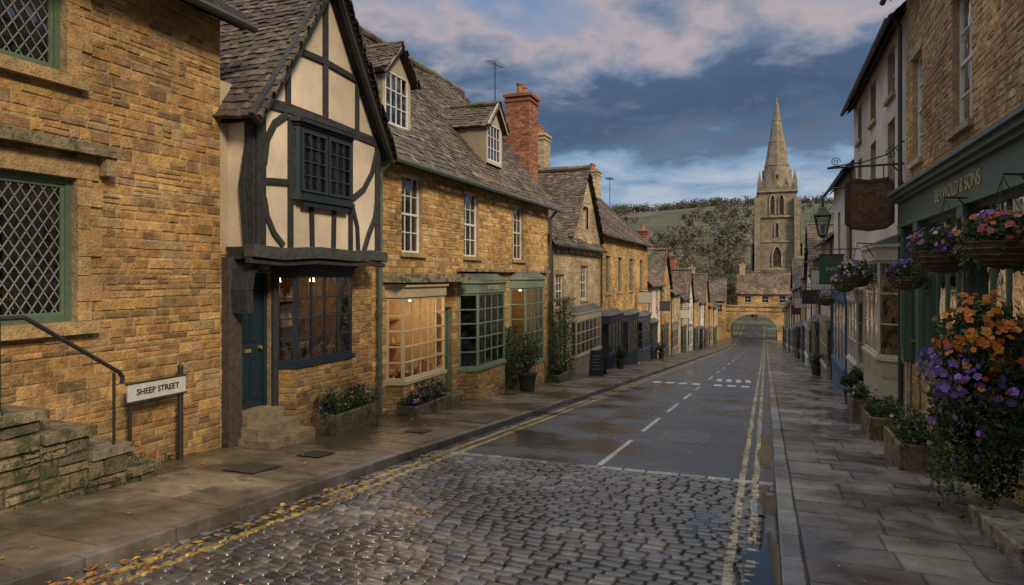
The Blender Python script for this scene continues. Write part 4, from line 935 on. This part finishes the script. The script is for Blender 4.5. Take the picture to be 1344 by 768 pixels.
# hanging baskets
def basket(x,y,z,r,cols,n=700,nf=60,wall_x=2.5,trail=.35,fs=.055,zb=None):
    par=empty('hanging_flower_basket'); mb=MB(); zt=z+r*1.9
    mb.path([(wall_x,y,zt+.05),(x,y,zt+.08)],.012); mb.path([(wall_x,y,zt-.3),(wall_x-.12,y,zt-.08),(x+.15,y,zt+.05)],.009)
    for i in range(3):
        a=i*2*pi/3; mb.tube((x,y,zt+.06),(x+r*.9*cos(a),y+r*.9*sin(a),z),.005,n=4)
    m=6;k=16;vs=[];fs_=[]
    for j in range(m+1):
        ph=pi/2*j/m
        for i in range(k): vs.append((x+r*cos(ph)*cos(2*pi*i/k)*(1+.03*(i%2)),y+r*cos(ph)*sin(2*pi*i/k)*(1+.03*(i%2)),z-r*.85*sin(ph)*(1+.02*(i%2))))
    for j in range(m):
        for i in range(k): fs_.append((j*k+i,j*k+(i+1)%k,(j+1)*k+(i+1)%k,(j+1)*k+i))
    mb.shared(vs,fs_,(.10,.055,.03),'timber'); 
    for j in range(6):
        ph=pi/2*j/6.5; rr=r*cos(ph)*1.04; zz=z-r*.85*sin(ph); mb.path([(x+rr*cos(2*pi*i/12),y+rr*sin(2*pi*i/12),zz) for i in range(13)],.009,4,(.14,.08,.045),'timber')
    mb.obj('basket',par); ml=MB()
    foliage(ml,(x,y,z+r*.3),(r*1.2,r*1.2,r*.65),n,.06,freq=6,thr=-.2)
    for i in range(14):
        a=U(0,2*pi); px,py=x+r*1.1*cos(a),y+r*1.1*sin(a); L=trail*U(.4,1.1)
        for t in range(int(L/.02)): leafq(ml,Vector((px+U(-.04,.04),py+U(-.04,.04),z-t*.02+U(-.02,.02))),U(.035,.06),pick(LEAFP,.3))
    flowers(ml,(x,y,z+r*.3),(r*1.25,r*1.25,r*.75),nf,fs,cols); ml.obj('flowers',par)
basket(2.12,7.75,2.02,.30,ORANGE+PINK[:2]+PURPLE[:1],nf=70,n=1100); basket(2.12,10.0,2.0,.32,PURPLE+PURPLE+PINK,nf=75,n=900); basket(2.1,12.3,1.68,.25,PURPLE,nf=45); basket(1.75,15.6,1.72,.3,PINK+PURPLE,nf=50,wall_x=2.1,n=600); basket(1.95,20,1.5,.28,PINK+[(.5,.45,.4)],nf=35,n=450); basket(1.95,26,.9,.28,PURPLE,nf=30,n=300)
# big flower display
par=empty('flower_display'); ml=MB(); mb=MB()
cx,cy=2.02,7.95
mb.path([(2.5,cy,.95),(cx+.1,cy,.95)],.02); 
mb.box(lambda u,z,d:(d,u,z),cy-.38,cy+.38,.42,.68,2.05,2.38,(.06,.045,.03),'timber'); mb.obj('wooden_trough',par,bevel=.01)
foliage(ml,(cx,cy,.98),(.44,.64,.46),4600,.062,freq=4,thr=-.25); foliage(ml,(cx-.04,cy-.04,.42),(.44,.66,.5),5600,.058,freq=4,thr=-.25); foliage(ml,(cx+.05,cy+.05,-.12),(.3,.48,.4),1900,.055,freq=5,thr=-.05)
for i in range(60):
    a=U(pi*.5,pi*1.6); px=cx+.38*cos(a)+U(-.05,.05); py=cy+.58*sin(a)+U(-.05,.05); z0=U(0,.7); L=U(.4,.9)
    for t in range(int(L/.022)):
        px+=U(-.006,.006); py+=U(-.006,.006); leafq(ml,Vector((px+U(-.025,.025),py+U(-.025,.025),z0-t*.022)),U(.03,.055),pick(LEAFP,.35))
fc=Vector((-.4,-.9,.7))
flowers(ml,(cx+.02,cy,1.06),(.45,.65,.44),115,.07,ORANGE,fc)
flowers(ml,(cx-.06,cy-.02,.72),(.48,.66,.40),120,.06,PURPLE,Vector((-1.0,-.45,.0)))
flowers(ml,(cx,cy,.75),(.47,.66,.5),40,.065,ORANGE,Vector((-.2,-1.0,.1))); flowers(ml,(cx,cy,.3),(.46,.64,.45),36,.055,PURPLE+ORANGE[:2],Vector((-.8,-.7,0)))
ml.obj('flowers_and_foliage',par)
# hanging signs + lantern
par=empty('hanging_pub_sign'); mb=MB(); Y=15.0
H=lambda u,z,d:(u,Y-d,z)
pts=[(1.5,3.5),(1.5,2.72),(1.62,2.64),(1.9,2.60),(2.18,2.64),(2.3,2.72),(2.3,3.5),(2.22,3.58),(1.9,3.54),(1.58,3.58)]
for d in (-.04,.04): mb.face([H(a,b,d) for a,b in pts],(.15,.085,.045),'timber')
for i in range(len(pts)):
    a,b=pts[i],pts[(i+1)%len(pts)]; mb.face([H(*a,-.04),H(*b,-.04),H(*b,.04),H(*a,.04)],(.08,.05,.03),'timber')
band(mb,H,pts+[pts[0]],.06,.03,.065,(.085,.055,.03),'timber'); band(mb,H,pts+[pts[0]],.06,-.065,-.03,(.085,.055,.03),'timber')
band(mb,H,[(1.75,3.3),(1.9,3.36),(2.05,3.3),(2.06,3.0),(1.9,2.85),(1.74,3.0),(1.75,3.3)],.03,.04,.052,(.20,.12,.06),'timber')
mb.path([(2.5,Y,3.86),(1.15,Y,3.84)],.022,8); mb.path([(2.5,Y,4.3),(2.2,Y,4.05),(1.8,Y,3.93),(1.2,Y,3.86)],.014,6); mb.path([(2.5,Y,3.4),(2.42,Y,3.7),(2.3,Y,3.84)],.014)
sp=[(2.28+.12*cos(t*.5)*(1-t/26),Y,4.08+.12*sin(t*.5)*(1-t/26)) for t in range(24)]; mb.path(sp,.009,5)
sp=[(1.3+.09*cos(t*.5)*(1-t/26),Y,3.96+.09*sin(t*.5)*(1-t/26)) for t in range(24)]; mb.path(sp,.008,5)
for x in (1.65,2.15): mb.tube((x,Y,3.53),(x,Y,3.85),.01,n=5)
mb.obj('sign_and_bracket',par)
def hsign(x0,x1,Y,z0,z1,col,wx=2.5,t=None):
    par=empty('hanging_shop_sign'); mb=MB(); H=lambda u,z,d:(u,Y-d,z)
    mb.box(H,x0,x1,z0,z1,-.02,.02,col,'paint'); 
    for (a,b,c,d) in ((x0-.02,x1+.02,z0-.03,z0),(x0-.02,x1+.02,z1,z1+.03)): mb.box(H,a,b,c,d,-.03,.03,(.04,.04,.04),'iron')
    mb.path([(wx,Y,z1+.16),(min(x0,x1)-.08 if wx>x0 else x1+.08,Y,z1+.16)],.015)
    for x in (x0+.08,x1-.08): mb.tube((x,Y,z1),(x,Y,z1+.16),.007,n=4)
    mb.obj('board',par)
    if t: text(t,((x0+x1)/2,Y-.023,(z0+z1)/2),0,(x1-x0)*.26,(.5,.45,.28),par)
hsign(1.35,1.95,20.2,1.5,2.25,(.05,.10,.075),t='INN'); hsign(1.55,2.2,27,1.2,1.9,(.5,.48,.42)); hsign(1.6,2.3,35,.4,1.0,(.03,.03,.03)); hsign(1.6,2.3,44,-.2,.4,(.45,.42,.36)); hsign(1.7,2.3,52,-1,-.4,(.1,.03,.03))
hsign(-6.6,-5.9,38,.2,.8,(.5,.47,.4),wx=-6.8); hsign(-6.6,-5.9,46,-.6,0,(.06,.06,.06),wx=-6.8); hsign(-6.6,-5.9,58,-1.8,-1.1,(.5,.5,.45),wx=-6.8)
par=empty('wall_lantern'); mb=MB(); x,y,z=1.38,19.4,2.75
mb.path([(2.5,y,3.75),(2.0,y,3.95),(1.6,y,3.95),(1.38,y,3.75),(1.38,y,3.6)],.022,8); mb.path([(2.5,y,3.3),(2.2,y,3.5),(2.0,y,3.92)],.014)
for i in range(4):
    a=pi/4+i*pi/2; b=a+pi/2
    p=lambda r,a,h:(x+r*cos(a),y+r*sin(a),z+h)
    mb.tube(p(.13,a,0),p(.26,a,.5),.014,n=5); mb.face([p(.13,a,0),p(.13,b,0),p(.26,b,.5),p(.26,a,.5)],(1,1,1),'glass'); mb.tube(p(.26,a,.5),p(.26,b,.5),.02,n=5); mb.tube(p(.13,a,0),p(.13,b,0),.018,n=5)
    mb.face([p(.29,a,.5),p(.29,b,.5),(x,y,z+.78)],(.02,.02,.02),'iron')
mb.tube((x,y,z+.74),(x,y,z+.9),.04,.02,8); mb.tube((x,y,z-.08),(x,y,z),.03,.13,8); mb.tube((x,y,z+.05),(x,y,z+.28),.05,.05,8,(.5,.48,.4),'paint')
mb.obj('lantern',par)
# fallen leaves
mb=MB(); LP=[(.38,.17,.03),(.45,.22,.04),(.28,.12,.03),(.2,.09,.03),(.5,.3,.06)]
def fl(x,y,h,s=None):
    c=Vector(G(x,y,h+U(0,.008))); leafq(mb,c,s or U(.03,.075),pick(LP,.3),n=(Vector((0,0,1))+rdir()*.35).normalized(),asp=.8)
for i in range(75): fl(-4.42+abs(random.gauss(0,.10)),U(1.5,12),-.088)
for i in range(60): fl(random.gauss(-4.3,.12),random.gauss(3.6,.25),-.085)
for i in range(40): fl(random.gauss(-3.2,.2),random.gauss(5.9,.12),-.088,.04)
for i in range(110): fl(U(-6.6,-4.6),U(1.5,16),.008)
for i in range(25): fl(U(-4,0),U(2,12),-.086,.05)
for i in range(130): fl(U(.3,2.3),U(3,14),.008,U(.015,.045))
mb.obj('fallen_leaves')
mb=MB()
for i in range(300):
    s=R()<.6; y=U(5.5,24); x=-6.76 if s else 2.46
    if s and 7.4<y<8.4: continue
    if mn.noise(Vector((x,y*1.5,0)))<0: continue
    for k in range(7): leafq(mb,Vector(G(x+(U(0,.1) if s else -U(0,.1)),y+U(-.08,.08),U(0,.08))),U(.03,.07),pick(LEAFP,.3))
mb.obj('weeds')
# ---------------------------------------------------------------- world
w=bpy.data.worlds.new('World'); scene.world=w; w.use_nodes=True; nt=w.node_tree; L=nt.links.new
for n in list(nt.nodes): nt.nodes.remove(n)
out=N(nt,'ShaderNodeOutputWorld'); b1=N(nt,'ShaderNodeBackground'); b2=N(nt,'ShaderNodeBackground')
sky=N(nt,'ShaderNodeTexSky',sky_type='NISHITA'); sky.sun_disc=False; sky.sun_elevation=math.radians(33); sky.sun_rotation=math.radians(124)
L(sky.outputs[0],b1.inputs[0]); b1.inputs[1].default_value=.07
g=N(nt,'ShaderNodeTexCoord').outputs['Generated']
sp=N(nt,'ShaderNodeSeparateXYZ'); L(g,sp.inputs[0])
zc=mth(nt,'MAXIMUM',sp.outputs[2],0.0)
den=mth(nt,'ADD',zc,.22)
cb=N(nt,'ShaderNodeCombineXYZ'); L(mth(nt,'DIVIDE',sp.outputs[0],den),cb.inputs[0]); L(mth(nt,'DIVIDE',sp.outputs[1],den),cb.inputs[1])
def wn(scale,detail,dist,off):
    n=N(nt,'ShaderNodeTexNoise'); n.inputs['Scale'].default_value=scale; n.inputs['Detail'].default_value=detail; n.inputs['Roughness'].default_value=.58; n.inputs['Distortion'].default_value=dist
    mp=N(nt,'ShaderNodeMapping'); mp.inputs['Location'].default_value=off; L(cb.outputs[0],mp.inputs[0]); L(mp.outputs[0],n.inputs['Vector']); return n.outputs['Fac']
n1=wn(.8,5,.2,(3.1,1.7,0)); n2=wn(2.6,6,.25,(7,2,0))
h=mth(nt,'ADD',zc,mth(nt,'MULTIPLY',mth(nt,'SUBTRACT',n1,.5),.36)); h=mth(nt,'ADD',h,mth(nt,'MULTIPLY',mth(nt,'SUBTRACT',n2,.5),.30))
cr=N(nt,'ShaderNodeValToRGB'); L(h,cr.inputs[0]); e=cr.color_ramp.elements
stops=[(0,(.46,.52,.58)),(.06,(.42,.50,.60)),(.105,(.22,.35,.52)),(.14,(.10,.17,.275)),(.20,(.058,.10,.18)),(.265,(.075,.125,.22)),(.295,(.17,.23,.34)),(.335,(.46,.40,.43)),(.385,(.12,.26,.47)),(.47,(.33,.37,.46)),(.62,(.85,.87,.93)),(1,(1.8,1.8,1.85))]  # topmost stops lie overhead out of view, brightened to add ambient light
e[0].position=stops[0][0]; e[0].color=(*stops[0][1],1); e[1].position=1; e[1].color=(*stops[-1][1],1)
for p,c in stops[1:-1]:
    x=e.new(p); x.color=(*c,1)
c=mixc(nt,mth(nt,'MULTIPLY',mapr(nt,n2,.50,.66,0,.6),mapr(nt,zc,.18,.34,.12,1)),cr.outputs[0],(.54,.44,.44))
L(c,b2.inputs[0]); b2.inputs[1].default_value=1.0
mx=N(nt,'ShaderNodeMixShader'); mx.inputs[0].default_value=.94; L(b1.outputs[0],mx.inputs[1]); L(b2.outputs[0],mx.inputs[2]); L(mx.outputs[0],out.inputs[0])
# sun
su=bpy.data.lights.new('sun','SUN'); su.energy=3.3; su.angle=math.radians(12); su.color=(1,.80,.56)
o=bpy.data.objects.new('sun',su); scene.collection.objects.link(o)
az=math.radians(124); el=math.radians(33); d=Vector((sin(az)*cos(el),cos(az)*cos(el),sin(el))); o.rotation_euler=d.to_track_quat('Z','Y').to_euler()
# camera
cam=bpy.data.cameras.new('camera'); cam.lens=24.107; cam.sensor_width=36; cam.clip_end=6000; cam.clip_start=.05; cam.shift_y=-.0164
o=bpy.data.objects.new('camera',cam); scene.collection.objects.link(o); o.location=(0,0,1.7); o.rotation_euler=(pi/2,0,math.radians(20.3)); scene.camera=o
scene.view_settings.view_transform='Standard'; scene.view_settings.look='None'; scene.view_settings.exposure=0
